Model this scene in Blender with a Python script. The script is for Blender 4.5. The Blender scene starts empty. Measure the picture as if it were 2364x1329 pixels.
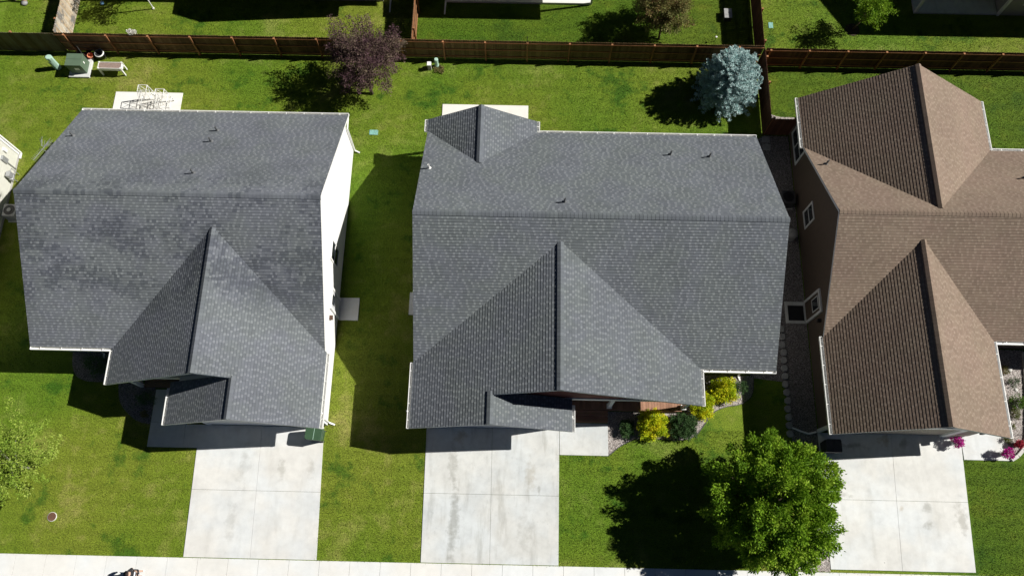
import bpy, bmesh, math, random
import numpy as np
from mathutils import Vector, Matrix
random.seed(7); RNG = np.random.default_rng(7)
R = math.radians
sc = bpy.context.scene
C = sc.collection

# ---------------------------------------------------------------- camera, sky, sun, exposure
cd = bpy.data.cameras.new("camera"); cam = bpy.data.objects.new("camera", cd); C.objects.link(cam)
cam.location = (0, 0, 41.6); cam.rotation_euler = (R(18.5), 0, R(1.25))
cd.sensor_width = 36; cd.lens = 1850 / 2364 * 36; cd.clip_end = 2000
sc.camera = cam
SUN = Vector((1.09, 0.19, 1.0)).normalized()
EL = math.asin(SUN.z)
w = bpy.data.worlds.new("World"); sc.world = w; w.use_nodes = True
nt = w.node_tree; bg = nt.nodes['Background']
sky = nt.nodes.new('ShaderNodeTexSky'); sky.sky_type = 'NISHITA'; sky.sun_disc = False
sky.altitude = 6000; sky.air_density = .38; sky.dust_density = .05; sky.ozone_density = 1.5; sky.sun_elevation = EL; sky.sun_rotation = math.atan2(SUN.x, SUN.y)
nt.links.new(sky.outputs[0], bg.inputs[0]); bg.inputs[1].default_value = 0.05
sl = bpy.data.lights.new("sun", 'SUN'); sl.energy = 5.0; sl.angle = R(0.5); sl.color = (1.0, 0.965, 0.9)
so = bpy.data.objects.new("sun", sl); C.objects.link(so); so.location = (30, 5, 40)
so.rotation_euler = SUN.to_track_quat('Z', 'Y').to_euler()
sc.view_settings.view_transform = 'Standard'; sc.view_settings.look = 'None'
sc.view_settings.exposure = 0.4; sc.view_settings.gamma = 1.0

# ---------------------------------------------------------------- tagging
def tag(o, label=None, cat=None, group=None, kind=None):
    if label: o['label'] = label
    if cat: o['category'] = cat
    if group: o['group'] = group
    if kind: o['kind'] = kind
    return o
def thing(name, label, cat, loc=(0, 0, 0), rz=0, group=None):
    o = bpy.data.objects.new(name, None); C.objects.link(o)
    o.location = loc; o.rotation_euler = (0, 0, rz); o.empty_display_size = .2
    return tag(o, label, cat, group)
def copy_tree(o, parent=None):
    c = o.copy(); C.objects.link(c)
    if parent is not None: c.parent = parent
    for ch in list(o.children): copy_tree(ch, c)
    return c

# ---------------------------------------------------------------- materials
MAT = {}
def nodes(name):
    m = bpy.data.materials.new(name); m.use_nodes = True
    t = m.node_tree; b = t.nodes['Principled BSDF']; MAT[name] = m
    return m, t, b
class NT:
    def __init__(s, t): s.t = t
    def n(s, kind, **kw):
        x = s.t.nodes.new(kind)
        for k, v in kw.items(): setattr(x, k, v)
        return x
    def l(s, a, b): s.t.links.new(a, b)
    def pos(s, scale=(1, 1, 1)):
        g = s.n('ShaderNodeNewGeometry'); mp = s.n('ShaderNodeMapping'); mp.inputs['Scale'].default_value = scale
        s.l(g.outputs['Position'], mp.inputs['Vector']); return mp.outputs[0]
    def noise(s, vec, scale, detail=3, rough=.55):
        x = s.n('ShaderNodeTexNoise'); x.inputs['Scale'].default_value = scale
        x.inputs['Detail'].default_value = detail; x.inputs['Roughness'].default_value = rough
        if vec is not None: s.l(vec, x.inputs['Vector'])
        return x.outputs[0]
    def ramp(s, fac, stops, interp='LINEAR'):
        r = s.n('ShaderNodeValToRGB'); r.color_ramp.interpolation = interp
        e = r.color_ramp.elements
        while len(e) < len(stops): e.new(.5)
        for i, (p, c) in enumerate(stops):
            e[i].position = p; e[i].color = (c if len(c) == 4 else (*c, 1)) if not isinstance(c, (int, float)) else (c, c, c, 1)
        s.l(fac, r.inputs[0]); return r.outputs[0]
    def mix(s, fac, a, b, mode='MIX'):
        x = s.n('ShaderNodeMix', data_type='RGBA', blend_type=mode)
        for sock, v in ((x.inputs[0], fac), (x.inputs[6], a), (x.inputs[7], b)):
            if hasattr(v, 'type') and not isinstance(v, (int, float, tuple)): s.l(v, sock)
            else: sock.default_value = v if isinstance(v, (int, float)) else ((*v, 1) if len(v) == 3 else v)
        return x.outputs[2]
    def math(s, op, a, b=0.0):
        x = s.n('ShaderNodeMath', operation=op)
        for sock, v in ((x.inputs[0], a), (x.inputs[1], b)):
            if isinstance(v, (int, float)): sock.default_value = v
            else: s.l(v, sock)
        return x.outputs[0]
    def bump(s, b, h, strength=.3, dist=.02):
        x = s.n('ShaderNodeBump'); x.inputs['Strength'].default_value = strength; x.inputs['Distance'].default_value = dist
        s.l(h, x.inputs['Height']); s.l(x.outputs[0], b.inputs['Normal'])

def plain(name, col, rough=.6, var=.12, scale=3.0, metal=0.0, spec=.4, fine=0):
    m, t, b = nodes(name); k = NT(t)
    nz = k.noise(k.pos(), scale, 4)
    lo = tuple(c * (1 - var) for c in col); hi = tuple(min(1, c * (1 + var)) for c in col)
    c = k.ramp(nz, [(.3, lo), (.7, hi)])
    if fine:
        nf = k.noise(k.pos(), 60, 2); c = k.mix(1.0, c, k.ramp(nf, [(.35, 1 - fine), (.65, 1 + fine)]), 'MULTIPLY')
    k.l(c, b.inputs['Base Color']); b.inputs['Roughness'].default_value = rough; b.inputs['Metallic'].default_value = metal
    b.inputs['Specular IOR Level'].default_value = spec
    return m

def siding(m, lap=.18, amt=.5):
    t = m.node_tree; k = NT(t); b = t.nodes['Principled BSDF']; g = k.n('ShaderNodeNewGeometry'); sp = k.n('ShaderNodeSeparateXYZ')
    k.l(g.outputs['Position'], sp.inputs[0]); fr = k.math('FRACT', k.math('DIVIDE', sp.outputs[2], lap)); k.bump(b, k.math('SUBTRACT', 1.0, fr), amt, .02)
def grass_mat(name, dark, mid, pale, patch=.5, stripe=0.0, soft=False):
    m, t, b = nodes(name); k = NT(t)
    p = k.pos()
    big = k.noise(p, .28, 5, .6); med = k.noise(p, 1.3, 4, .6); fine = k.noise(p, 16, 4, .75); blade = k.noise(k.pos((1, .8, 1)), 42, 3, .8)
    s = k.math('ADD', k.math('MULTIPLY', big, .62), k.math('MULTIPLY', med, .38))
    c = k.ramp(s, [(.39, dark), (.46, mid), (.52, mid), (.56 + .2 * (1 - patch), pale)])
    f2 = k.ramp(fine, [(.33, .42), (.5, .95), (.68, 1.4)])
    f3 = k.ramp(blade, [(.36, .45), (.5, 1.0), (.66, 1.5)])
    c = k.mix(.9, c, f2, 'MULTIPLY'); c = k.mix(.85, c, f3, 'MULTIPLY')  # dark speckle of both noises paints in the shadows between blades
    straw = k.ramp(k.noise(p, 30, 2, .7), [(.62, 0.0), (.7, 1.0)])
    c = k.mix(k.math('MULTIPLY', straw, .35), c, tuple(x * 1.25 for x in pale))
    zone = k.noise(k.pos((1, .7, 1)), .11, 3, .5)
    c = k.mix(.8, c, k.ramp(zone, [(.38, (.68, .9, .6)), (.5, (1.0, 1.02, .9)), (.62, (1.28, 1.1, 1.35))]), 'MULTIPLY')
    if stripe:
        wv = k.n('ShaderNodeTexWave'); wv.bands_direction = 'Y'; wv.inputs['Scale'].default_value = .45; wv.inputs['Distortion'].default_value = 3.5
        wv.inputs['Detail'].default_value = 2
        k.l(p, wv.inputs['Vector'])
        c = k.mix(stripe, c, k.ramp(wv.outputs[1], [(.3, .7), (.7, 1.2)]), 'MULTIPLY')
    k.l(c, b.inputs['Base Color']); b.inputs['Roughness'].default_value = .75; b.inputs['Specular IOR Level'].default_value = .2
    k.bump(b, k.math('ADD', fine, blade), .9, .05)
    return m

def concrete_mat(name, col, stain=.5, streak=.0, spots=()):
    m, t, b = nodes(name); k = NT(t); p = k.pos()
    n1 = k.noise(p, .55, 6, .62); n2 = k.noise(p, 2.6, 5, .6); n3 = k.noise(p, 70, 3, .6)
    c = k.ramp(n1, [(.3, tuple(x * (1 - .13 * stain) for x in col)), (.62, tuple(min(1, x * 1.05) for x in col))])
    c = k.mix(1.0, c, k.ramp(n2, [(.3, 1 - .1 * stain), (.6, 1.02)]), 'MULTIPLY')
    warm = k.ramp(k.noise(p, .35, 3), [(.42, (1.02, .99, .95)), (.6, (.98, 1, 1.02))]); c = k.mix(.8, c, warm, 'MULTIPLY')
    if streak:
        st = k.noise(k.pos((1.0, .16, 1)), 1.5, 5, .65)
        c = k.mix(streak, c, k.ramp(st, [(.52, (1, 1, 1)), (.66, (.66, .65, .62)), (.8, (.5, .49, .46))]), 'MULTIPLY')
        sp = k.noise(p, 3.3, 4, .7); c = k.mix(streak * .8, c, k.ramp(sp, [(.6, 1.0), (.72, .72)]), 'MULTIPLY')
    for (sx, sy, rx, ry, st, sc_) in spots:
        mp = k.n('ShaderNodeMapping'); g = k.n('ShaderNodeNewGeometry'); k.l(g.outputs['Position'], mp.inputs['Vector'])
        mp.inputs['Scale'].default_value = (1 / rx, 1 / ry, 0); mp.inputs['Location'].default_value = (-sx / rx, -sy / ry, 0)
        ln = k.n('ShaderNodeVectorMath', operation='LENGTH'); k.l(mp.outputs[0], ln.inputs[0])
        d = k.math('ADD', ln.outputs['Value'], k.math('MULTIPLY', k.math('SUBTRACT', n2, .5), 2.6))
        c = k.mix(k.math('MULTIPLY', k.ramp(d, [(.25, 1.0), (1.0, 0.0)]), st), c, sc_, 'MULTIPLY')
    c = k.mix(.6, c, k.ramp(n3, [(.3, .93), (.7, 1.06)]), 'MULTIPLY')
    k.l(c, b.inputs['Base Color']); b.inputs['Roughness'].default_value = .85; b.inputs['Specular IOR Level'].default_value = .25
    k.bump(b, n3, .25, .004)
    return m

def shingle_mat(name, dark, mid, light, stain=0.0, tint=None, band=.5):
    # every tab carries its own random pair in the UV layer "tab"
    m, t, b = nodes(name); k = NT(t); p = k.pos()
    uv = k.n('ShaderNodeUVMap', uv_map='tab'); sp = k.n('ShaderNodeSeparateXYZ'); k.l(uv.outputs[0], sp.inputs[0])
    cr = k.n('ShaderNodeUVMap', uv_map='course'); cx = k.n('ShaderNodeSeparateXYZ'); k.l(cr.outputs[0], cx.inputs[0])
    body = k.ramp(sp.outputs[0], [(0, dark), (.7, mid)])
    isl = k.math('MULTIPLY', k.ramp(sp.outputs[0], [(.73, 0.0), (.76, 1.0)]), k.ramp(cx.outputs[0], [(.58, 1.0), (.7, .1)]))
    c = k.mix(isl, body, light)
    c = k.mix(1.0, c, k.ramp(sp.outputs[1], [(0, .92), (1, 1.08)]), 'MULTIPLY')
    c = k.mix(band, c, k.ramp(cx.outputs[0], [(.74, 1.0), (.84, .42)]), 'MULTIPLY')      # darker granule band under each butt, doubling as its painted shadow line
    big = k.noise(p, .35, 4, .6); c = k.mix(.6, c, k.ramp(big, [(.35, .9), (.65, 1.1)]), 'MULTIPLY')
    hue = k.noise(p, .5, 3, .6)
    if tint: c = k.mix(.7, c, k.ramp(hue, [(.4, tint[0]), (.6, tint[1])]), 'MULTIPLY')
    if stain:
        s1 = k.noise(k.pos((.7, 1.0, 1)), .5, 4, .6)
        thr = k.math('ADD', s1, k.math('MULTIPLY', k.math('SUBTRACT', sp.outputs[1], .5), .22))
        gy = k.n('ShaderNodeNewGeometry'); sy = k.n('ShaderNodeSeparateXYZ'); k.l(gy.outputs['Position'], sy.inputs[0])
        yy = k.math('DIVIDE', k.math('SUBTRACT', sy.outputs[1], 9.0), 14.0)
        my_ = k.ramp(yy, [(0.08, 0.05), (.22, 1.0), (.5, 1.0), (.62, .5), (.9, .3)])
        c = k.mix(k.math('MULTIPLY', my_, k.ramp(thr, [(.5, 0.0), (.55, stain)])), c, (.6, .61, .64), 'MULTIPLY')
    g = k.noise(p, 90, 2, .7); c = k.mix(.7, c, k.ramp(g, [(.3, .75), (.7, 1.28)]), 'MULTIPLY')
    k.l(c, b.inputs['Base Color']); b.inputs['Roughness'].default_value = .9; b.inputs['Specular IOR Level'].default_value = .15
    k.bump(b, g, .4, .006)
    return m

def leaf_mat(name, cols, trans=.35, rough=.6, spec=.15):
    m, t, b = nodes(name); k = NT(t)
    uv = k.n('ShaderNodeUVMap', uv_map='tab'); sp = k.n('ShaderNodeSeparateXYZ'); k.l(uv.outputs[0], sp.inputs[0])
    n = len(cols); c = k.ramp(sp.outputs[0], [(i / (n - 1), cols[i]) for i in range(n)])
    c = k.mix(1.0, c, k.ramp(sp.outputs[1], [(0, .75), (1, 1.25)]), 'MULTIPLY')
    k.l(c, b.inputs['Base Color']); b.inputs['Roughness'].default_value = rough; b.inputs['Specular IOR Level'].default_value = spec
    if trans:
        tr = k.n('ShaderNodeBsdfTranslucent'); k.l(c, tr.inputs[0]); mx = k.n('ShaderNodeMixShader'); mx.inputs[0].default_value = trans
        out = t.nodes['Material Output']; k.l(b.outputs[0], mx.inputs[1]); k.l(tr.outputs[0], mx.inputs[2]); k.l(mx.outputs[0], out.inputs[0])
    return m

def wood_mat(name, cols, rough=.8, grain=(1, 1, 6), sunbleach=None):
    m, t, b = nodes(name); k = NT(t)
    uv = k.n('ShaderNodeUVMap', uv_map='tab'); sp = k.n('ShaderNodeSeparateXYZ'); k.l(uv.outputs[0], sp.inputs[0])
    n = len(cols); c = k.ramp(sp.outputs[0], [(i / (n - 1), cols[i]) for i in range(n)])
    c = k.mix(.8, c, k.ramp(k.noise(k.pos((9, 9, .9)), 4, 4, .6), [(.3, .65), (.7, 1.3)]), 'MULTIPLY')
    c = k.mix(.7, c, k.ramp(k.noise(k.pos(), .8, 3, .6), [(.35, .75), (.65, 1.2)]), 'MULTIPLY')
    if sunbleach:
        nz = k.noise(k.pos((1, 1, 1.2)), 1.3, 5, .7); c = k.mix(k.ramp(nz, [(.5, 0.0), (.6, .9)]), c, sunbleach)
    k.l(c, b.inputs['Base Color']); b.inputs['Roughness'].default_value = rough; b.inputs['Specular IOR Level'].default_value = .2
    return m

def gravel_mat(name, stops, scale=26, dark=.35):
    m, t, b = nodes(name); k = NT(t); p = k.pos()
    v = k.n('ShaderNodeTexVoronoi'); v.inputs['Scale'].default_value = scale; k.l(p, v.inputs['Vector'])
    h = k.n('ShaderNodeSeparateXYZ'); k.l(v.outputs['Color'], h.inputs[0])
    c = k.ramp(h.outputs[0], stops)
    c = k.mix(1.0, c, k.ramp(v.outputs['Distance'], [(.2, 1.0), (.62, dark)]), 'MULTIPLY')
    k.l(c, b.inputs['Base Color']); b.inputs['Roughness'].default_value = .85
    k.bump(b, k.math('SUBTRACT', 1.0, v.outputs['Distance']), .9, .03)
    return m

GR = grass_mat('grass', (.064, .14, .009), (.156, .226, .018), (.28, .302, .07), .5, .15)
GR2 = grass_mat('grass_green', (.055, .115, .006), (.09, .155, .008), (.15, .19, .014), .35, .2)
CONC = concrete_mat('concrete_old', (.57, .59, .59), .9, .6, [(-2.95, 1.6, .32, 1.9, .8, (.62, .61, .58)), (-3.1, 4.3, .25, 1.1, .6, (.62, .61, .58)), (-2.8, 5.7, .5, .4, .8, (.74, .66, .55)), (1.3, 3.15, .1, .25, .9, (.62, .61, .58)), (.85, 3.9, .3, .9, .5, (.74, .66, .55)), (.6, 1.2, .4, .9, .4, (.62, .61, .58))])
CONC1 = concrete_mat('concrete_warm', (.62, .63, .625), .7, .2, [(-11.8, 3.9, .22, .6, .5, (.62, .61, .58)), (-10.3, 4.0, .2, .6, .5, (.62, .61, .58)), (-14.05, 1.3, .3, 1.2, .35, (.62, .61, .58)), (-13.75, 4.1, .3, 1.2, .35, (.62, .61, .58))])
CONC3 = concrete_mat('concrete_pale', (.635, .65, .645), .8, .25, [(17.3, 5.75, .8, .16, .9, (.62, .61, .58)), (19.0, 6.05, .35, .3, .9, (.74, .66, .55)), (20.0, 5.95, .4, .3, .8, (.62, .61, .58)), (16.6, 3.3, .6, .2, .6, (.62, .61, .58)), (20.75, 2.75, .25, .35, .7, (.62, .61, .58)), (20.65, 1.95, .25, .25, .8, (.62, .61, .58)), (22.4, 2.3, .35, .8, .7, (.62, .61, .58)), (19.45, 2.7, .15, .15, .6, (.74, .66, .55)), (18.28, .11, .06, .06, 1.0, (.3, .3, .3))])
WALK = concrete_mat('concrete_walk', (.66, .67, .665), .4, .0)
PATIO = concrete_mat('concrete_patio', (.7, .69, .66), .3, .0)
ASPH = plain('asphalt', (.06, .06, .062), .9, .2, 4, fine=.3)
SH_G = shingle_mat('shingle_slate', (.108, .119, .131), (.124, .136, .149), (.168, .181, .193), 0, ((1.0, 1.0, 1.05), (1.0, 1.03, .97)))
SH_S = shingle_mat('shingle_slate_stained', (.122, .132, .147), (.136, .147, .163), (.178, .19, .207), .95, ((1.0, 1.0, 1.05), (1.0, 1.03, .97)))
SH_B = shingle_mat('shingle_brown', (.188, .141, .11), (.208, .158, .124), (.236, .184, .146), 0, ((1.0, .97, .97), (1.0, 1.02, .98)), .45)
WHITE = plain('white_paint', (.8, .8, .78), .45, .03)
OFFW = plain('off_white_trim', (.55, .56, .57), .5, .05)
GUT = plain('gutter_metal', (.82, .82, .8), .35, .03)
W_WHITE = plain('cream_siding', (.74, .74, .73), .7, .02)
W_CREAM = plain('pale_siding', (.56, .56, .5), .7, .03)
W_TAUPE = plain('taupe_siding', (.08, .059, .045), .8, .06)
W_MAROON = plain('maroon_shakes', (.16, .045, .035), .8, .2, 2)
W_GREY = plain('grey_siding', (.33, .32, .3), .8, .05)
W_TAN = plain('tan_siding', (.36, .32, .26), .8, .05)
for _m in (W_WHITE, W_CREAM, W_TAUPE, W_GREY, W_TAN, W_MAROON): siding(_m)
FOUND = plain('foundation', (.38, .37, .36), .9, .1, fine=.1)
GLASS = plain('window_glass', (.02, .025, .03), .06, .1, spec=.8)
BLACK = plain('black_metal', (.012, .012, .014), .45, .1)
DARKGREY = plain('dark_grey_metal', (.06, .062, .066), .5, .15)
VENTM = plain('vent_metal', (.12, .125, .13), .6, .15)
GALV = plain('galvanised_metal', (.42, .43, .45), .4, .12, metal=.5)
PVC = plain('white_pipe_plastic', (.75, .75, .73), .5, .04)
FENCE = wood_mat('fence_stained', [(.1, .058, .03), (.14, .08, .04), (.19, .115, .06)])
FPOST = wood_mat('fence_post_wood', [(.26, .115, .05), (.34, .16, .075)])
FENCE_D = wood_mat('fence_dark', [(.07, .03, .02), (.095, .04, .026), (.125, .055, .033)])
FENCE_G = wood_mat('fence_weathered', [(.09, .07, .04), (.13, .1, .06), (.15, .135, .09)])
FENCE_W = wood_mat('fence_bleached', [(.4, .28, .16), (.52, .43, .32), (.47, .44, .38)], sunbleach=(.15, .15, .15))
DECK = wood_mat('deck_boards', [(.3, .165, .11), (.35, .195, .13), (.4, .225, .15)])
DECK2 = wood_mat('deck_brown', [(.13, .09, .06), (.17, .12, .085)])
BARK = plain('bark', (.12, .085, .06), .9, .25, 12)
BARKW = plain('bark_pale', (.45, .42, .38), .8, .25, 10)
L_BIG = leaf_mat('leaf_green', [(.05, .13, .008), (.13, .25, .014), (.22, .37, .022), (.34, .45, .05)], .35)
L_PLUM = leaf_mat('leaf_plum', [(.06, .03, .04), (.11, .058, .07), (.14, .1, .075), (.17, .14, .085)], .2)
L_SPR = leaf_mat('needle_blue', [(.4, .55, .55), (.52, .67, .66), (.62, .75, .74)], .1, .6)
L_LIME = leaf_mat('leaf_lime', [(.18, .3, .035), (.3, .42, .06), (.44, .51, .12)], .4)
L_TOP = leaf_mat('leaf_bronze', [(.18, .08, .05), (.19, .15, .05), (.18, .2, .06), (.27, .21, .1)], .25)
L_YEL = leaf_mat('leaf_gold', [(.18, .32, .02), (.42, .55, .02), (.7, .68, .02), (.75, .6, .03)], .3)
L_DKG = leaf_mat('leaf_dark_green', [(.03, .075, .025), (.06, .12, .04), (.09, .16, .055)], .2)
L_MAG = leaf_mat('petal_magenta', [(.45, .01, .22), (.6, .03, .35), (.35, .02, .3)], .2)
L_RED = leaf_mat('petal_red', [(.45, .02, .05), (.55, .05, .1), (.05, .1, .02)], .2)
L_WHT = leaf_mat('petal_white', [(.75, .72, .68), (.8, .78, .74)], .2)
L_OLV = leaf_mat('leaf_olive', [(.1, .13, .035), (.17, .2, .05), (.2, .16, .06)], .2)
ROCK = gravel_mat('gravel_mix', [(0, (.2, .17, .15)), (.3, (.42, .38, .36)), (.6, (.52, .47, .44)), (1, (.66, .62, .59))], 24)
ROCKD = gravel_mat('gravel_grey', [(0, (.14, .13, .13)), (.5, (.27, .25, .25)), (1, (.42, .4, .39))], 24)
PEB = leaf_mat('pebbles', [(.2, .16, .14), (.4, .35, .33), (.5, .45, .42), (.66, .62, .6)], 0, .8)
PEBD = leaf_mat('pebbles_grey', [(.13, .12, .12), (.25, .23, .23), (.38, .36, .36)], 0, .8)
STONE = plain('edging_stone', (.3, .3, .3), .9, .2, 5, fine=.15)
BLOCK = plain('edging_block', (.55, .54, .51), .9, .1, 4, fine=.1)
MULCH = plain('mulch', (.05, .035, .025), .95, .3, 20)
SOIL = plain('straw_mulch', (.26, .19, .16), .95, .3, 30, fine=.3)
UTILG = plain('utility_green', (.1, .15, .1), .5, .06)
UTILM = plain('utility_mint', (.4, .58, .48), .5, .06)
TEAL = plain('valve_lid_teal', (.22, .45, .4), .6, .08)
BIN_G = plain('bin_green', (.04, .085, .045), .45, .08)
BIN_K = plain('bin_black', (.018, .02, .028), .4, .08)
TERRA = plain('terracotta', (.5, .17, .09), .8, .08)
POTBR = plain('pot_brown', (.11, .05, .04), .7, .1)
SKIN = plain('skin', (.55, .36, .27), .6, .04)
SHIRT = plain('black_shirt', (.02, .02, .024), .85, .1)
SHORTS = plain('dark_shorts', (.035, .037, .045), .85, .1)
HAIR = plain('dark_hair', (.03, .015, .012), .7, .2)
SHOE = plain('white_shoe', (.7, .69, .67), .6, .04)
LOGO = plain('white_print', (.75, .75, .8), .8, .02)
RUST = plain('rust_brown', (.14, .07, .045), .8, .2)
BRONZE = plain('lamp_bronze', (.07, .035, .02), .5, .1)

# ---------------------------------------------------------------- mesh building
class MB:
    def __init__(s): s.v = []; s.f = []; s.t = []; s.c = {}      # verts, faces, per-face tab pair
    def poly(s, pts, tab=None, crs=None):
        if crs: s.c[len(s.f)] = crs
        i = len(s.v); s.v.extend([tuple(p) for p in pts]); s.f.append(tuple(range(i, i + len(pts)))); s.t.append(tab or (.5, .5))
    def box(s, x0, y0, z0, x1, y1, z1, tab=None, M=None):
        c = [(x0, y0, z0), (x1, y0, z0), (x1, y1, z0), (x0, y1, z0), (x0, y0, z1), (x1, y0, z1), (x1, y1, z1), (x0, y1, z1)]
        if M is not None: c = [tuple(M @ Vector(p)) for p in c]
        i = len(s.v); s.v.extend(c); tab = tab or (random.random(), random.random())
        for f in ((0, 3, 2, 1), (4, 5, 6, 7), (0, 1, 5, 4), (1, 2, 6, 5), (2, 3, 7, 6), (3, 0, 4, 7)):
            s.f.append(tuple(i + k for k in f)); s.t.append(tab)
    def bar(s, p0, p1, w, h=None, up=(0, 0, 1), tab=None):
        p0 = Vector(p0); p1 = Vector(p1); d = p1 - p0; L = d.length
        if L < 1e-6: return
        d.normalize(); u = Vector(up)
        if abs(d.dot(u)) > .98: u = Vector((0, 1, 0))
        sx = d.cross(u).normalized(); sz = sx.cross(d).normalized(); h = h or w
        M = Matrix(((sx.x, d.x, sz.x, p0.x), (sx.y, d.y, sz.y, p0.y), (sx.z, d.z, sz.z, p0.z), (0, 0, 0, 1)))
        s.box(-w / 2, 0, -h / 2, w / 2, L, h / 2, tab, M)
    def tube(s, p0, p1, r0, r1=None, n=8, caps=True, tab=None):
        p0 = Vector(p0); p1 = Vector(p1); r1 = r0 if r1 is None else r1
        d = (p1 - p0).normalized(); a = Vector((0, 0, 1)) if abs(d.z) < .9 else Vector((1, 0, 0))
        u = d.cross(a).normalized(); v = d.cross(u); i = len(s.v); tab = tab or (.5, .5)
        for p, r in ((p0, r0), (p1, r1)):
            for k in range(n):
                an = 2 * math.pi * k / n; s.v.append(tuple(p + u * (r * math.cos(an)) + v * (r * math.sin(an))))
        for k in range(n):
            j = (k + 1) % n; s.f.append((i + k, i + j, i + n + j, i + n + k)); s.t.append(tab)
        if caps:
            s.f.append(tuple(i + k for k in range(n))[::-1]); s.t.append(tab); s.f.append(tuple(i + n + k for k in range(n))); s.t.append(tab)
    def path(s, pts, r, n=8, tab=None):
        for a, b in zip(pts[:-1], pts[1:]): s.tube(a, b, r, r, n, True, tab)
    def lathe(s, prof, c=(0, 0, 0), n=24, tab=None):
        i = len(s.v); tab = tab or (.5, .5)
        for r, z in prof:
            for k in range(n):
                an = 2 * math.pi * k / n; s.v.append((c[0] + r * math.cos(an), c[1] + r * math.sin(an), c[2] + z))
        for m in range(len(prof) - 1):
            for k in range(n):
                j = (k + 1) % n; a = i + m * n; s.f.append((a + k, a + j, a + n + j, a + n + k)); s.t.append(tab)
    def prism(s, poly, z0, z1, tab=None):
        n = len(poly); i = len(s.v); tab = tab or (.5, .5)
        ar = sum(poly[k][0] * poly[(k + 1) % n][1] - poly[(k + 1) % n][0] * poly[k][1] for k in range(n))
        if ar < 0: poly = poly[::-1]
        for z in (z0, z1):
            for p in poly:
                zz = z(p[0], p[1]) if callable(z) else z
                s.v.append((p[0], p[1], zz))
        s.f.append(tuple(i + k for k in range(n))[::-1]); s.f.append(tuple(i + n + k for k in range(n))); s.t += [tab, tab]
        for k in range(n):
            j = (k + 1) % n; s.f.append((i + k, i + j, i + n + j, i + n + k)); s.t.append(tab)
    def build(s, name, mat, parent=None, smooth=False, bevel=0):
        me = bpy.data.meshes.new(name); me.from_pydata(s.v, [], s.f)
        uv = me.uv_layers.new(name='tab')
        tt = np.repeat(np.array(s.t, dtype=np.float32), [len(f) for f in s.f], axis=0)
        uv.data.foreach_set('uv', tt.ravel())
        if s.c:
            cv = []
            for i, f in enumerate(s.f): cv += [(x, 0.0) for x in s.c.get(i, [.4] * len(f))]
            me.uv_layers.new(name='course').data.foreach_set('uv', np.array(cv, dtype=np.float32).ravel())
        me.materials.append(mat)
        if smooth: me.polygons.foreach_set('use_smooth', [True] * len(me.polygons))
        me.update(); o = bpy.data.objects.new(name, me); C.objects.link(o)
        if parent is not None: o.parent = parent
        if bevel:
            b = o.modifiers.new('bevel', 'BEVEL'); b.width = bevel; b.segments = 2; b.limit_method = 'ANGLE'
        return o

def quads(name, V, T, mat, parent=None):
    n = len(V); me = bpy.data.meshes.new(name)
    me.vertices.add(n * 4); me.vertices.foreach_set('co', V.reshape(-1).astype(np.float32))
    me.loops.add(n * 4); me.loops.foreach_set('vertex_index', np.arange(n * 4, dtype=np.int32))
    me.polygons.add(n); me.polygons.foreach_set('loop_start', np.arange(0, n * 4, 4, dtype=np.int32))
    uv = me.uv_layers.new(name='tab'); uv.data.foreach_set('uv', np.repeat(T, 4, axis=0).astype(np.float32).ravel())
    me.materials.append(mat); me.update(calc_edges=True); me.validate()
    o = bpy.data.objects.new(name, me); C.objects.link(o)
    if parent is not None: o.parent = parent
    return o
def unit(a): return a / (np.linalg.norm(a, axis=-1, keepdims=True) + 1e-9)
def leaves(P, D, size, aspect=.5, up=.6, jit=.7, clump=None):
    """diamond leaves at P, growing along D"""
    n = len(P); d = unit(D + RNG.normal(0, jit, (n, 3))); nr = unit(RNG.normal(0, 1, (n, 3)) + np.array([0, 0, up]) )
    s = unit(np.cross(d, nr)); L = size * RNG.uniform(.65, 1.25, (n, 1)); W = L * aspect * .5
    b = P; m = P + d * L * .45; tip = P + d * L - np.array([0, 0, 1]) * L * .12
    V = np.stack([b, m + s * W, tip, m - s * W], axis=1)
    T = RNG.uniform(0, 1, (n, 2))
    if clump is not None: T[:, 0] = np.clip(.55 * clump + .45 * T[:, 0], 0, 1)
    return V, T
def sphere_dirs(n, zlo=-1.0):
    z = RNG.uniform(zlo, 1, n); a = RNG.uniform(0, 2 * np.pi, n); r = np.sqrt(1 - z * z)
    return np.stack([r * np.cos(a), r * np.sin(a), z], 1)
def crown(center, rad, nclump, per, csize, leaf, zlo=-.75, shell=.55, aspect=.5, up=.6, spread=1.0, lump=.16):
    c = np.array(center); rad = np.array(rad)
    D = sphere_dirs(nclump, zlo)
    f = RNG.uniform(shell, 1.0, (nclump, 1)) ** .7
    wob = 1 + lump * np.sin(D[:, :1] * 4.1 + 1.3) * np.cos(D[:, 1:2] * 5.3 + .4) + RNG.normal(0, lump * .5, (nclump, 1))
    ctr = D * rad * f * wob + c
    out = unit(D * rad + np.array([0, 0, .35]))
    k = RNG.normal(0, 1, (nclump, per, 3)) * csize * .5
    along = RNG.uniform(-.9, 1.1, (nclump, per, 1)) * csize * spread
    taper = 1 - .55 * np.clip(along / (csize * spread), 0, 1)
    P = ctr[:, None, :] + k * taper + out[:, None, :] * along
    Dd = np.repeat(out[:, None, :], per, 1) + unit(k) * .8
    cl = np.repeat(RNG.uniform(0, 1, (nclump, 1)), per, 1)
    V, T = leaves(P.reshape(-1, 3), Dd.reshape(-1, 3), leaf, aspect, up, clump=cl.ravel())
    return ctr, V, T
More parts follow.
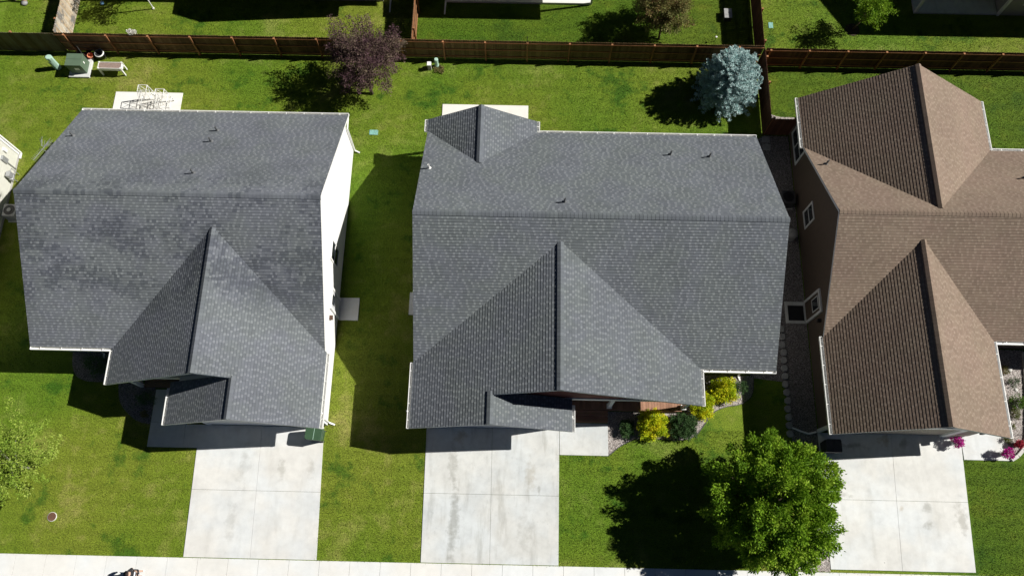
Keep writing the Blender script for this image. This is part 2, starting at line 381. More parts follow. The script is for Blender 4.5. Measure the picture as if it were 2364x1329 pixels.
def limbs(mb, base, top, ctr, n, r0):
    base = Vector(base); top = Vector(top)
    mid = base.lerp(top, .5) + Vector((random.uniform(-.05, .05), random.uniform(-.05, .05), 0))
    mb.tube(base, mid, r0, r0 * .8, 10); mb.tube(mid, top, r0 * .8, r0 * .6, 10)
    idx = RNG.choice(len(ctr), min(n, len(ctr)), replace=False)
    for i in idx:
        e = Vector(ctr[i]); s = base.lerp(top, random.uniform(.55, 1)); m = s.lerp(e, .5) + Vector((0, 0, random.uniform(-.1, .25)))
        mb.tube(s, m, r0 * .35, r0 * .22, 6, False); mb.tube(m, e, r0 * .22, r0 * .07, 5, False)
def tree(name, label, base, center, rad, nclump, per, csize, leaf, lm, bark=None, r0=.12, cat='tree', group=None, zlo=-.75, nl=40, **kw):
    t = thing(name, label, cat, base, 0, group)
    c = (center[0] - base[0], center[1] - base[1], center[2] - base[2])
    ctr, V, T = crown(c, rad, nclump, per, csize, leaf, zlo, **kw)
    mb = MB(); limbs(mb, (0, 0, 0), (c[0] * .8, c[1] * .8, max(.2, c[2] - rad[2] * .35)), ctr, nl, r0)
    mb.build('trunk', bark or BARK, t, True); quads('crown', V, T, lm, t)
    return t
def shrub(name, label, x, y, z, rad, lm, n=60, per=40, csize=.16, leaf=.07, cat='shrub', group=None, up=.6, aspect=.5, z0=0.0):
    t = thing(name, label, cat, (x, y, z0), 0, group)
    ctr, V, T = crown((0, 0, z), rad, n, per, csize, leaf, -.5, .35, aspect, up)
    V[:, :, 2] = np.maximum(V[:, :, 2], .03)
    mb = MB()
    for i in RNG.choice(len(ctr), min(9, len(ctr)), replace=False):
        mb.tube((random.uniform(-.04, .04), random.uniform(-.04, .04), 0), ctr[i], .014, .006, 5, False)
    mb.build('stem', BARK, t); quads('foliage', V, T, lm, t)
    return t

# ---------------------------------------------------------------- ground, paving
def sheet(name, poly, z, mat, kind='structure'):
    mb = MB(); mb.poly([(x, y, z) for x, y in poly]); o = mb.build(name, mat); tag(o, kind=kind); return o
def slab(name, rects, z1, mat, z0=-.1, gap=.005, bevel=.004):
    mb = MB()
    for (x0, y0, x1, y1) in rects: mb.box(x0 + gap, y0 + gap, z0, x1 - gap, y1 - gap, z1)
    o = mb.build(name, mat, bevel=bevel); tag(o, kind='structure'); return o
sheet('lawn', [(-400, -60), (400, -60), (400, 500), (-400, 500)], 0, GR)
sheet('lawn_green', [(14.9, -.3), (300, -.3), (300, 28.4), (14.2, 28.4), (14.2, 23.6), (14.9, 23.6)], .004, GR2)
sheet('lawn_green', [(-6.55, 28.45), (14.1, 28.45), (14.1, 90), (-6.55, 90)], .004, GR2)
# sidewalk, curb, street
XS = [-31.9 + 1.497 * i for i in range(0, 44)]
slab('sidewalk', [(XS[i], -1.95, XS[i + 1], -.4) for i in range(len(XS) - 1)], .03, WALK, gap=.006)
slab('curb', [(-60 + 3 * i, -2.5, -57 + 3 * i, -1.95) for i in range(40)], .03, WALK, z0=-.2)
sheet('road', [(-400, -14), (400, -14), (400, -2.5), (-400, -2.5)], .006, ASPH)
# driveways
def driveway(y0, y1, ym, bot, top, mat):
    """four panels; bot/top = left, middle and right X at the street and at the garage"""
    mb = MB(); g = .005
    X = lambda k, y: bot[k] + (top[k] - bot[k]) * (y - y0) / (y1 - y0)
    for a, b in ((y0, ym), (ym, y1)):
        for k in (0, 1): mb.prism([(X(k, a) + g, a + g), (X(k + 1, a) - g, a + g), (X(k + 1, b) - g, b - g), (X(k, b) + g, b - g)], -.1, .036)
    tag(mb.build('driveway', mat, bevel=.004), kind='structure')
driveway(-.38, 6.12, 2.86, (-16.17, -12.88, -9.6), (-16.3, -13.05, -9.85), CONC1)
driveway(-.38, 6.28, 2.93, (-4.48, -1.09, 2.29), (-4.55, -1.15, 2.31), CONC)
driveway(-.26, 6.4, 3.07, (15.62, 19.12, 22.7), (15.62, 19.4, 22.97), CONC3)
slab('walkway', [(-18.85, 4.92, -17.0, 6.2), (-17.0, 4.92, -16.26, 6.12), (-18.85, 6.2, -16.4, 7.9)], .04, CONC1)
slab('walkway', [(2.32, 4.97, 4.82, 6.62)], .04, CONC)
slab('walkway', [(22.97, 5.17, 25.35, 8.0)], .04, CONC3)
slab('side_step', [(-9.63, 11.87, -8.57, 13.13)], .1, CONC1)
slab('side_step', [(-5.86, 12.25, -4.75, 13.52)], .1, CONC)
slab('side_step', [(14.5, 12.22, 15.64, 13.45)], .06, CONC)
slab('patio', [(-24.15, 22.35, -20.15, 25.7)], .05, PATIO)
slab('patio', [(-4.66, 21.45, .42, 25.28)], .05, PATIO)
slab('patio', [(-4.8, 32.5, 4.24, 35.5)], .16, PATIO)
slab('patio', [(24.1, 32.3, 26.9, 36), (26.9, 32.3, 29.2, 36)], .12, CONC)

# gravel beds: a sheet and real stones over it
def inside(P, poly):
    x, y = P[:, 0], P[:, 1]; r = np.zeros(len(P), bool); n = len(poly); j = n - 1
    for i in range(n):
        xi, yi = poly[i]; xj, yj = poly[j]
        r ^= ((yi > y) != (yj > y)) & (x < (xj - xi) * (y - yi) / (yj - yi + 1e-12) + xi); j = i
    return r
def pebbles(name, poly, dens, size, mat, z=.01):
    a = np.array(poly); lo = a.min(0); hi = a.max(0); n = int(dens * np.prod(hi - lo))
    P = RNG.uniform(lo, hi, (n, 2)); P = P[inside(P, poly)]; n = len(P)
    s = size * RNG.uniform(.5, 1.3, (n, 1, 1)); ang = RNG.uniform(0, 2 * np.pi, n); ca, sa = np.cos(ang), np.sin(ang)
    base = np.array([[1, 0, .25], [.2, .75, .3], [-.9, .35, .25], [-.5, -.7, .3], [.15, 0, .75], [0, 0, -.1]])
    q = base[None] * s * (1 + RNG.normal(0, .15, (n, 6, 3)))
    x = q[..., 0] * ca[:, None] - q[..., 1] * sa[:, None]; y = q[..., 0] * sa[:, None] + q[..., 1] * ca[:, None]
    W = np.stack([x + P[:, :1], y + P[:, 1:], q[..., 2] + z], -1)
    F = [(0, 1, 4, 4), (1, 2, 4, 4), (2, 3, 4, 4), (3, 0, 4, 4), (5, 1, 0, 0), (5, 2, 1, 1), (5, 3, 2, 2), (5, 0, 3, 3)]
    tri = np.array([f[:3] for f in F[:4]])
    me = bpy.data.meshes.new(name); nv = n * 6
    me.vertices.add(nv); me.vertices.foreach_set('co', W.reshape(-1).astype(np.float32))
    idx = (np.arange(n)[:, None, None] * 6 + tri[None]).reshape(-1)
    me.loops.add(len(idx)); me.loops.foreach_set('vertex_index', idx.astype(np.int32))
    me.polygons.add(len(idx) // 3); me.polygons.foreach_set('loop_start', np.arange(0, len(idx), 3, dtype=np.int32))
    uv = me.uv_layers.new(name='tab'); uv.data.foreach_set('uv', np.repeat(RNG.uniform(0, 1, (n, 2)), 12, axis=0).astype(np.float32).ravel())
    me.materials.append(mat); me.update(calc_edges=True); o = bpy.data.objects.new(name, me); C.objects.link(o); return o
def bed(poly, mat, pm, dens=900, size=.024, label='', z=.012):
    sheet('gravel_bed', poly, z, mat)
    o = pebbles('gravel', poly, dens, size, pm, z); tag(o, label, 'gravel', kind='stuff')
def smooth_poly(pts, it=2):
    for _ in range(it):
        q = []
        for a, b in zip(pts[:-1], pts[1:]):
            q += [(a[0] * .75 + b[0] * .25, a[1] * .75 + b[1] * .25), (a[0] * .25 + b[0] * .75, a[1] * .25 + b[1] * .75)]
        pts = [pts[0]] + q + [pts[-1]]
    return pts
def edging(name, pts, label, mat, h=.035, wd=.04, cat='lawn edging'):
    mb = MB(); tag_ = (.5, .5)
    for a, b in zip(pts[:-1], pts[1:]): mb.bar((a[0], a[1], h / 2), (b[0], b[1], h / 2), wd, h)
    o = mb.build(name, mat); tag(o, label, cat); return o
curve2 = smooth_poly([(4.82, 4.97), (5.6, 5.62), (6.6, 5.98), (8.2, 5.8), (9.25, 5.95), (9.85, 6.7), (10.3, 7.35), (11.0, 7.65), (11.8, 7.75), (12.45, 8.2), (12.55, 9.3)])
bed(curve2 + [(8.6, 9.3), (8.6, 7.25), (4.82, 7.25)], ROCK, PEB, label='pinkish white gravel around the gold shrubs by the wooden deck')
edging('lawn_edging', curve2, 'thin dark edging between curved gravel bed of gold shrubs and lawn', DARKGREY, .05, .03)
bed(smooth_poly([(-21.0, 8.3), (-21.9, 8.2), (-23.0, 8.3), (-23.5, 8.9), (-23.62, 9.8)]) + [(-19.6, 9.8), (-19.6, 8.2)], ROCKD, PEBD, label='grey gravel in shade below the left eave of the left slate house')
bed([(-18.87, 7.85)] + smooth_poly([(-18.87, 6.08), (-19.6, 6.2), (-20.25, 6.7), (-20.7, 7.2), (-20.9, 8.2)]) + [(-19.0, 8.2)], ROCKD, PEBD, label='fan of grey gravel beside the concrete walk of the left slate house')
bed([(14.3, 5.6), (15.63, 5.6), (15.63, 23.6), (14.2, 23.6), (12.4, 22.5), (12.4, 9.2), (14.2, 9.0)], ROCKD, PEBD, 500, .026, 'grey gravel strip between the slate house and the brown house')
bed([(14.25, 25.4), (14.7, 25.05), (15.2, 24.85), (16.1, 24.85), (15.9, 23.8), (14.2, 23.8)], ROCK, PEB, label='patch of white gravel in the fence corner behind the brown house', z=.016)
bed([(15.6, -.37), (15.6, 2.3), (14.9, 1.5), (14.3, .5), (13.9, -.37)], ROCK, PEB, label='pinkish gravel wedge under the big green tree beside the driveway', z=.016)
curve3 = smooth_poly([(25.35, 5.2), (25.95, 5.55), (26.3, 6.2), (26.45, 7.0), (26.75, 8.6), (27.0, 10.9)])
bed(curve3 + [(27.0, 11.0), (23.4, 11.0), (23.4, 8.0), (25.33, 8.0), (25.3, 6.4), (24.95, 5.9), (25.25, 5.5)], ROCK, PEB, 900, .026, 'white and pink gravel in the cactus bed beside the brown house', z=.016)
# block edging along the cactus bed
mb = MB(); seg = []
for a, b in zip(curve3[:-1], curve3[1:]): seg.append((Vector((*a, 0)), Vector((*b, 0))))
L = sum((b - a).length for a, b in seg); nblk = int(L / .42)
def along(d):
    for a, b in seg:
        l = (b - a).length
        if d <= l: return a.lerp(b, d / l)
        d -= l
    return seg[-1][1]
for i in range(nblk):
    a = along(i * L / nblk + .012); b = along((i + 1) * L / nblk - .012); mb.bar((a.x, a.y, .06), (b.x, b.y, .06), .17, .14)
tag(mb.build('garden_edging', BLOCK, bevel=.01), 'curved pale concrete block edging around the cactus bed', 'garden edging')

# real grass: short bent blades over every open lawn
HOLES = [(-16.25, -.4, -9.68, 6.2), (-4.5, -.4, 2.3, 6.35), (15.6, -.4, 22.95, 6.45), (-18.85, 4.92, -16.2, 7.95), (2.3, 4.97, 4.82, 7.4), (22.95, 5.17, 25.35, 11), (-9.65, 11.87, -8.57, 13.13),
         (-5.86, 12.25, -4.7, 13.52), (12.4, 5.6, 15.7, 23.6), (-24.15, 22.2, -20.15, 25.7), (-4.66, 21.4, .42, 25.28), (-4.8, 32.5, 4.24, 36), (24.1, 32.3, 40, 36),
         (-23.65, 9.85, -9.7, 22.15), (-16.35, 6.25, -9.7, 9.9), (-4.65, 6.4, 12.3, 21.35), (15.7, 6.5, 40, 20.8), (15.7, 20, 24.85, 23.85), (-40, 9, -29.0, 21.5), (23.5, 5, 27, 11.2), (-60, -3, 60, -.42),
         (-19.5, 7.9, -16, 9.9), (4.8, 7.4, 8.6, 9.4), (-18, 32.5, -8.5, 36)]
BEDS = []
def blades(name, x0, x1, y0, y1, dens, mat, extra=(), hole=True):
    n = int((x1 - x0) * (y1 - y0) * dens); P = np.stack([RNG.uniform(x0, x1, n), RNG.uniform(y0, y1, n)], 1)
    k = np.ones(n, bool)
    for a, b, c, d in HOLES: k &= ~((P[:, 0] > a) & (P[:, 0] < c) & (P[:, 1] > b) & (P[:, 1] < d))
    for q in BEDS: k &= ~inside(P, q)
    for a, b, c, d in extra: k &= ~((P[:, 0] > a) & (P[:, 0] < c) & (P[:, 1] > b) & (P[:, 1] < d))
    P = P[k]; n = len(P); ang = RNG.uniform(0, 2 * np.pi, (n, 1)); ln = RNG.uniform(.035, .08, (n, 1)); tl = RNG.uniform(.25, 1.0, (n, 1))
    d = np.concatenate([np.cos(ang), np.sin(ang)], 1); s = np.concatenate([-d[:, 1:], d[:, :1]], 1) * RNG.uniform(.005, .012, (n, 1))
    z = np.zeros((n, 1)); b0 = np.concatenate([P - s, z + .002], 1); b1 = np.concatenate([P + s, z + .002], 1)
    tip = P + d * ln * tl; zt = ln * np.sqrt(1 - (tl * .9) ** 2) + .006
    V = np.stack([b0, b1, np.concatenate([tip + s * .35, zt], 1), np.concatenate([tip - s * .35, zt], 1)], 1)
    o = quads(name, V, RNG.uniform(0, 1, (n, 2)), mat); return o
BEDS += [curve2 + [(8.6, 9.3), (8.6, 7.25), (4.82, 7.25)], smooth_poly([(-21.0, 8.3), (-21.9, 8.2), (-23.0, 8.3), (-23.5, 8.9), (-23.62, 9.8)]) + [(-19.6, 9.8), (-19.6, 8.2)],
         [(-18.87, 7.85)] + smooth_poly([(-18.87, 6.08), (-19.6, 6.2), (-20.25, 6.7), (-20.7, 7.2), (-20.9, 8.2)]) + [(-19.0, 8.2)],
         [(14.25, 25.4), (14.7, 25.05), (15.2, 24.85), (16.1, 24.85), (15.9, 23.8), (14.2, 23.8)], [(15.6, -.37), (15.6, 2.3), (14.9, 1.5), (14.3, .5), (13.9, -.37)],
         curve3 + [(27.0, 11.0), (23.4, 11.0), (23.4, 8.0), (25.33, 8.0), (25.3, 6.4), (24.95, 5.9), (25.25, 5.5)]]
G2 = [(14.9, -.3, 60, 28.4), (-6.55, 28.45, 14.1, 40)]
tag(blades('grass', -32, 32, -.42, 33.6, 420, GR, G2), 'short yellowish green grass of the lawns around the slate roofed houses', 'grass', kind='stuff')
o = blades('grass', 14.2, 31.5, -.42, 28.4, 420, GR2, [(0, 23.6, 14.1, 99)]); tag(o, 'deep green mown grass around the brown roofed house', 'grass', kind='stuff')
o = blades('grass', -6.5, 14.1, 28.45, 33.6, 420, GR2); tag(o, 'deep green grass of the yard behind the long fence', 'grass', kind='stuff')

# ---------------------------------------------------------------- roofs
def clip(poly, k, val, keep_ge):
    out = []; n = len(poly)
    for i in range(n):
        a = poly[i]; b = poly[(i + 1) % n]
        ia = (a[k] >= val) if keep_ge else (a[k] <= val); ib = (b[k] >= val) if keep_ge else (b[k] <= val)
        if ia: out.append(a)
        if ia != ib:
            t = (val - a[k]) / (b[k] - a[k]); out.append((a[0] + t * (b[0] - a[0]), a[1] + t * (b[1] - a[1])))
    return out
EXPO = .143
def shingles(mb, poly, plane, eave, lift=.012, cell=(.105, .27), thick=.012):
    """poly: convex XY outline; plane (z0,mx,my); eave: a XY point on the eave line. Courses of raised tabs."""
    z0, mx, my = plane; g = math.hypot(mx, my); ux, uy = mx / g, my / g       # uphill in plan
    cs = math.sqrt(1 + g * g)
    tx, ty = -uy, ux                                                          # along the eave
    def loc(p):
        dx, dy = p[0] - eave[0], p[1] - eave[1]; return (dx * tx + dy * ty, (dx * ux + dy * uy) * cs)
    nrm = Vector((-mx, -my, 1)).normalized(); e0 = Vector((eave[0], eave[1], z0 + mx * eave[0] + my * eave[1]))
    U = Vector((tx, ty, 0)); Vv = Vector((ux, uy, g)).normalized()
    def W(u, v, h): return e0 + U * u + Vv * v + nrm * h
    q = [loc(p) for p in poly]; vmin = min(p[1] for p in q); vmax = max(p[1] for p in q)
    for k in range(int(math.floor(vmin / EXPO)), int(math.ceil(vmax / EXPO))):
        v0, v1 = k * EXPO, (k + 1) * EXPO
        c = clip(clip(q, 1, v0 + 1e-6, True), 1, v1, False)
        if len(c) < 3: continue
        rnd = random.Random(k * 7919 + int(eave[0] * 31) + int(eave[1] * 17) + int(mx * 100))
        u0, u1 = min(p[0] for p in c), max(p[0] for p in c)
        start = math.floor(u0 / 4) * 4.0
        rnd = random.Random(hash((k, round(start), round(mx, 2), round(my, 2), round(eave[0]))))
        u = start - 1; last = False
        while u < u1:
            lite = rnd.random() < .78 and not last; last = lite
            wd = cell[0] * rnd.uniform(.8, 1.25) if lite else cell[1] * rnd.uniform(.5, 1.0)
            r1, r2 = (rnd.uniform(.78, 1) if lite else rnd.uniform(0, .7)), rnd.random(); ua, ub = u, u + wd; u = ub
            if ub <= u0: continue
            d = clip(clip(c, 0, ua, True), 0, ub, False)
            if len(d) < 3: continue
            t = thick * (1.35 if r1 > .74 else 1.0) + lift
            mb.poly([W(p[0], p[1], lift * .3 + (t - lift * .3) * (1 - (p[1] - v0) / EXPO * .85)) for p in d], (r1, r2), [(p[1] - v0) / EXPO for p in d])
            bot = [p for p in d if abs(p[1] - v0) < 1e-3]
            if len(bot) >= 2:
                a = min(p[0] for p in bot); b = max(p[0] for p in bot)
                mb.poly([W(a, v0, -.01), W(b, v0, -.01), W(b, v0, t), W(a, v0, t)], (r1 * .5, r2))
def ridge(mb, p0, p1, s0, s1, wd=.17, lift=.042):
    """overlapping ridge caps; s0,s1 = downhill plan vectors with their drop (dx,dy,dz)"""
    p0 = Vector(p0); p1 = Vector(p1); L = (p1 - p0).length; d = (p1 - p0) / L; n = max(1, int(L / .19)); up = Vector((0, 0, 1))
    for i in range(n):
        a = p0 + d * (i * L / n); b = p0 + d * ((i + 1) * L / n + .02); la = lift + .012; lb = lift; tb = (random.random() * .72, random.random())
        for sd in (s0, s1):
            v = Vector(sd); v = v / math.hypot(v.x, v.y) * wd if False else v.normalized() * wd
            mb.poly([a + up * la, b + up * lb, b + v + up * (lb - .004), a + v + up * (la - .004)], tb)
            mb.poly([a + v + up * (la - .004), b + v + up * (lb - .004), b + v - up * .02, a + v - up * .02], tb)
            mb.poly([a + up * la, a + v + up * (la - .004), a + v - up * .02, a - up * .02], tb)
def gutter(parent, p0, p1, out, z=2.97, tick=.95, mat=None):
    """open U channel with hangers; out = outward XY unit vector"""
    o = Vector((*out, 0)); a = Vector((*p0, z)) + o * .02; b = Vector((*p1, z)) + o * .02; mb = MB(); up = Vector((0, 0, 1)); W_ = .125
    d = (b - a).normalized()
    mb.bar(a + o * W_ - up * .055, b + o * W_ - up * .055, .028, .14)
    mb.bar(a + o * W_ * .5 - up * .12, b + o * W_ * .5 - up * .12, W_, .012)
    for e in (a, b): mb.bar(e - up * .055, e + o * W_ - up * .055, .02, .13)
    L = (b - a).length; n = max(1, round(L / tick))
    g = mb.build('gutter', mat or GUT, parent)
    for i in range(n):
        hb = MB(); c = a + d * ((i + .5) * L / n); hb.bar(c, c + o * W_, .035, .012); hb.build('gutter_hanger', mat or GUT, g)
    return g
def roof_part(house, faces, ridges, mat, fascia_mat, cell=(.105, .27), thick=.012, slabmat=None):
    rb = MB(); fb = MB()
    for poly, plane, eave in faces:
        shingles(rb, poly, plane, eave, cell=cell, thick=thick)
        fb.prism(poly, (lambda x, y, p=plane: p[0] + p[1] * x + p[2] * y - .15), (lambda x, y, p=plane: p[0] + p[1] * x + p[2] * y))
    ro = rb.build('roof', mat, house); fb.build('fascia', fascia_mat, house)
    for r in ridges:
        mb = MB(); ridge(mb, *r, lift=.042 if abs(r[2][0]) < .1 else .075); mb.build('ridge_cap', mat, ro)
    return ro
def pl(axis, sign, e, m, ze=3.0):
    """plane rising from an eave line: axis 0 = X, sign +1 rises with the coordinate"""
    if axis == 0: return (ze - sign * m * e, sign * m, 0.0)
    return (ze - sign * m * e, 0.0, sign * m)
def zat(p, x, y): return p[0] + p[1] * x + p[2] * y
def vent(ro, x, y, plane, h=.5, r=.045, mat=None, cap=False):
    z = zat(plane, x, y); mb = MB(); mb.lathe([(r * 2.6, .01), (r * 1.7, .06), (r * 1.1, .1)], (x, y, z), 14); mb.tube((x, y, z - .05), (x, y, z + h), r, r, 14, False)
    mb.lathe([(r, h), (r * .75, h), (r * .75, h - .1), (0, h - .1)], (x, y, z), 14)
    if cap: mb.tube((x, y, z + h), (x, y, z + h + .05), r * 1.8, r * 1.8, 14)
    return mb.build('vent_pipe', mat or GALV, ro, True)
def block(mb, x0, x1, y0, y1, prof_axis, eaves, ridge_c, zr_w, ze_w, z0=0.0):
    """wall block with gable profile. prof_axis 0: profile across X (ridge runs along Y)"""
    if prof_axis == 0:
        pr = [(x0, z0), (x1, z0), (x1, ze_w[1]), (ridge_c, zr_w), (x0, ze_w[0])]
        A = [(p, y0, z) for p, z in pr]; B = [(p, y1, z) for p, z in pr]
    else:
        pr = [(y0, z0), (y1, z0), (y1, ze_w[1]), (ridge_c, zr_w), (y0, ze_w[0])]
        A = [(x0, p, z) for p, z in pr]; B = [(x1, p, z) for p, z in pr]
    n = len(pr); mb.poly(A[::-1]); mb.poly(B)
    for i in range(n): j = (i + 1) % n; mb.poly([A[i], A[j], B[j], B[i]])
def window(house, face, fixed, a0, a1, z0, z1, out, panes=2, frame=None, wd=.09, hung=False):
    """face 'X' = wall plane at X=fixed, spans Y a0..a1; 'Y' = wall plane Y=fixed, spans X"""
    fm = frame or WHITE; mb = MB()
    def bx(m, u0, w0, u1, w1, d0, d1):
        lo, hi = sorted((fixed + out * d0, fixed + out * d1))
        if face == 'X': m.box(lo, u0, w0, hi, u1, w1)
        else: m.box(u0, lo, w0, u1, hi, w1)
    bx(mb, a0 - wd, z0 - wd, a1 + wd, z0, .004, .05); bx(mb, a0 - wd, z1, a1 + wd, z1 + wd, .004, .05)
    bx(mb, a0 - wd, z0, a0, z1, .004, .047); bx(mb, a1, z0, a1 + wd, z1, .004, .047)
    for i in range(1, panes):
        c = a0 + (a1 - a0) * i / panes; bx(mb, c - .025, z0, c + .025, z1, .004, .04)
    if hung: zc = (z0 + z1) / 2; bx(mb, a0, zc - .025, a1, zc + .025, .004, .038)
    f = mb.build('window', fm, house); g = MB(); bx(g, a0, z0, a1, z1, .002, .015); g.build('pane', GLASS, f)
    return f
def downspout(house, x, y, ztop, out, foot, mat=None):
    mb = MB(); o = Vector((*out, 0)); t = Vector((*foot, 0))
    p = Vector((x, y, 0)) + o * .05
    mb.bar(p + Vector((0, 0, .12)), p + Vector((0, 0, ztop)), .08, .06); mb.bar(p + Vector((0, 0, .1)), p + t + Vector((0, 0, .05)), .08, .06)
    mb.bar(p + Vector((0, 0, ztop)), p + o * .3 + Vector((0, 0, ztop + .25)), .08, .06)
    return mb.build('downspout', mat or GUT, house)

def nz(v): return v
# ================================================================ left slate house (white walls)
m = .583
h1 = thing('house', 'slate grey roofed house with bright white side wall, left of the two slate roofs', 'house', (0, 0, 0))
Ff = pl(1, 1, 9.35, m); Fb = pl(1, -1, 22.65, m); WL = pl(0, 1, -19.97, m); WR = pl(0, -1, -9.37, m); GL = pl(0, 1, -16.83, m)
yr = 16.0; zr = zat(Ff, 0, yr); zw = zat(WL, -14.67, 0); zg = zat(GL, -13.1, 0)
ro = roof_part(h1, [
    ([(-24.1, 9.35), (-19.97, 9.35), (-14.67, 14.65), (-14.67, yr), (-24.1, yr)], Ff, (-24.1, 9.35)),
    ([(-14.67, yr), (-14.67, 14.65), (-9.45, 9.43), (-9.45, yr)], Ff, (-24.1, 9.35)),
    ([(-24.1, yr), (-9.45, yr), (-9.45, 22.65), (-24.1, 22.65)], Fb, (-9.45, 22.65)),
    ([(-19.97, 7.52), (-14.67, 7.52), (-14.67, 14.65), (-19.97, 9.35)], WL, (-19.97, 7.52)),
    ([(-14.67, 7.52), (-9.37, 7.52), (-9.37, 9.35), (-14.67, 14.65)], WR, (-9.37, 5.62)),
    ([(-13.1, 5.62), (-9.37, 5.62), (-9.37, 7.52), (-13.1, 7.52)], WR, (-9.37, 5.62)),
    ([(-16.83, 5.62), (-13.1, 5.62), (-13.1, 7.7), (-16.83, 7.7)], GL, (-16.83, 5.62))],
    [((-24.1, yr, zr), (-9.45, yr, zr), (0, -1, -m), (0, 1, -m)), ((-14.67, 7.52, zw), (-14.67, 14.6, zw), (-1, 0, -m), (1, 0, -m)),
     ((-13.1, 5.62, zg), (-13.1, 7.6, zg), (-1, 0, -m), (1, 0, -m))], SH_S, WHITE, thick=.009)
for x, y, hh in ((-23.41, 20.34, .38), (-16.08, 21.04, .42), (-16.07, 20.09, .42), (-16.05, 17.51, .42)): vent(ro, x, y, Fb, hh, mat=VENTM)
for a, b, o in (((-24.1, 22.65), (-9.45, 22.65), (0, 1)), ((-24.1, 9.35), (-19.97, 9.35), (0, -1)), ((-19.97, 7.52), (-19.97, 9.2), (-1, 0)),
                ((-16.83, 5.62), (-16.83, 7.4), (-1, 0)), ((-9.37, 5.62), (-9.37, 9.3), (1, 0))): gutter(h1, a, b, o)
mb = MB(); tk = .17
block(mb, -23.7, -9.65, 9.8, 22.2, 1, None, yr, zr - tk, (zat(Ff, 0, 9.8) - tk, zat(Fb, 0, 22.2) - tk), .15)
block(mb, -16.4, -9.65, 6.2, 9.8, 0, None, -13.1, zg - tk, (zat(GL, -16.4, 0) - tk, zat(WR, -9.65, 0) - tk), .15)
mb.build('wall', W_WHITE, h1)
mb = MB(); mb.poly([(-19.6, 7.95, 2.9), (-9.9, 7.95, 2.9), (-9.9, 7.95, zat(WR, -9.9, 0) - tk), (-14.67, 7.95, zw - tk), (-19.6, 7.95, zat(WL, -19.6, 0) - tk)][::-1])
mb.poly([(-19.6, 8.1, 2.9), (-9.9, 8.1, 2.9), (-9.9, 8.1, zat(WR, -9.9, 0) - tk), (-14.67, 8.1, zw - tk), (-19.6, 8.1, zat(WL, -19.6, 0) - tk)])
mb.build('gable_wall', W_GREY, h1)
mb = MB(); mb.box(-19.65, 7.92, 2.65, -16.35, 8.12, 2.9); mb.box(-19.65, 8.12, 2.65, -19.45, 9.8, 2.9); mb.build('porch_beam', WHITE, h1)
mb = MB(); mb.box(-19.68, 7.98, 0, -19.5, 8.16, 2.65); mb.build('porch_post', WHITE, h1)
mb = MB(); mb.box(-23.66, 9.84, -.1, -9.69, 22.16, .15); mb.box(-16.36, 6.24, -.1, -9.69, 9.84, .15); mb.build('foundation', FOUND, h1)
mb = MB()
for i in range(13): mb.box(-19.45, 7.98 + i * .142, .04, -16.42, 7.98 + i * .142 + .134, .16)
mb.build('porch_deck', DECK2, h1)
mb = MB(); mb.box(-15.7, 6.14, 0, -10.35, 6.18, 2.2); mb.build('garage_door', WHITE, h1)
mb = MB(); mb.box(-15.9, 6.1, 0, -15.7, 6.19, 2.35); mb.box(-10.35, 6.1, 0, -10.15, 6.19, 2.35); mb.box(-15.7, 6.1, 2.2, -10.35, 6.19, 2.35); mb.build('garage_trim', WHITE, h1)
window(h1, 'X', -9.65, 14.36, 15.3, 1.5, 3.0, 1, 1, None, .09, True); window(h1, 'Y', 22.2, -14, -12, 1, 2.2, 1, 2)
mb = MB(); mb.box(-9.78, 12.0, .14, -9.6, 12.92, 2.12); d = mb.build('door', OFFW, h1)
mb = MB(); mb.box(-9.64, 12.2, 1.4, -9.585, 12.72, 1.95); mb.build('pane', GLASS, d)
mb = MB(); mb.box(-9.66, 11.88, .14, -9.56, 12.0, 2.24); mb.box(-9.66, 12.92, .14, -9.56, 13.04, 2.24); mb.box(-9.66, 12.0, 2.12, -9.56, 12.92, 2.24); mb.build('door_frame', WHITE, h1)
mb = MB(); mb.box(-9.65, 11.38, 1.75, -9.52, 11.5, 2.0); mb.prism([(-9.66, 11.33), (-9.47, 11.33), (-9.47, 11.55), (-9.66, 11.55)], 2.0, 2.05); mb.build('wall_lamp', BRONZE, h1)
mb = MB(); mb.path([(-9.5, 22.72, 2.84), (-9.56, 22.12, 2.5), (-9.58, 22.05, .15), (-9.3, 21.95, .06)], .045, 6); mb.build('downspout', GUT, h1); downspout(h1, -9.65, 6.35, 2.7, (1, 0), (.3, -.1)); downspout(h1, -19.5, 9.75, 2.7, (0, -1), (0, -.3)); downspout(h1, -21.9, 9.8, 2.7, (0, -1), (.0, -.25))

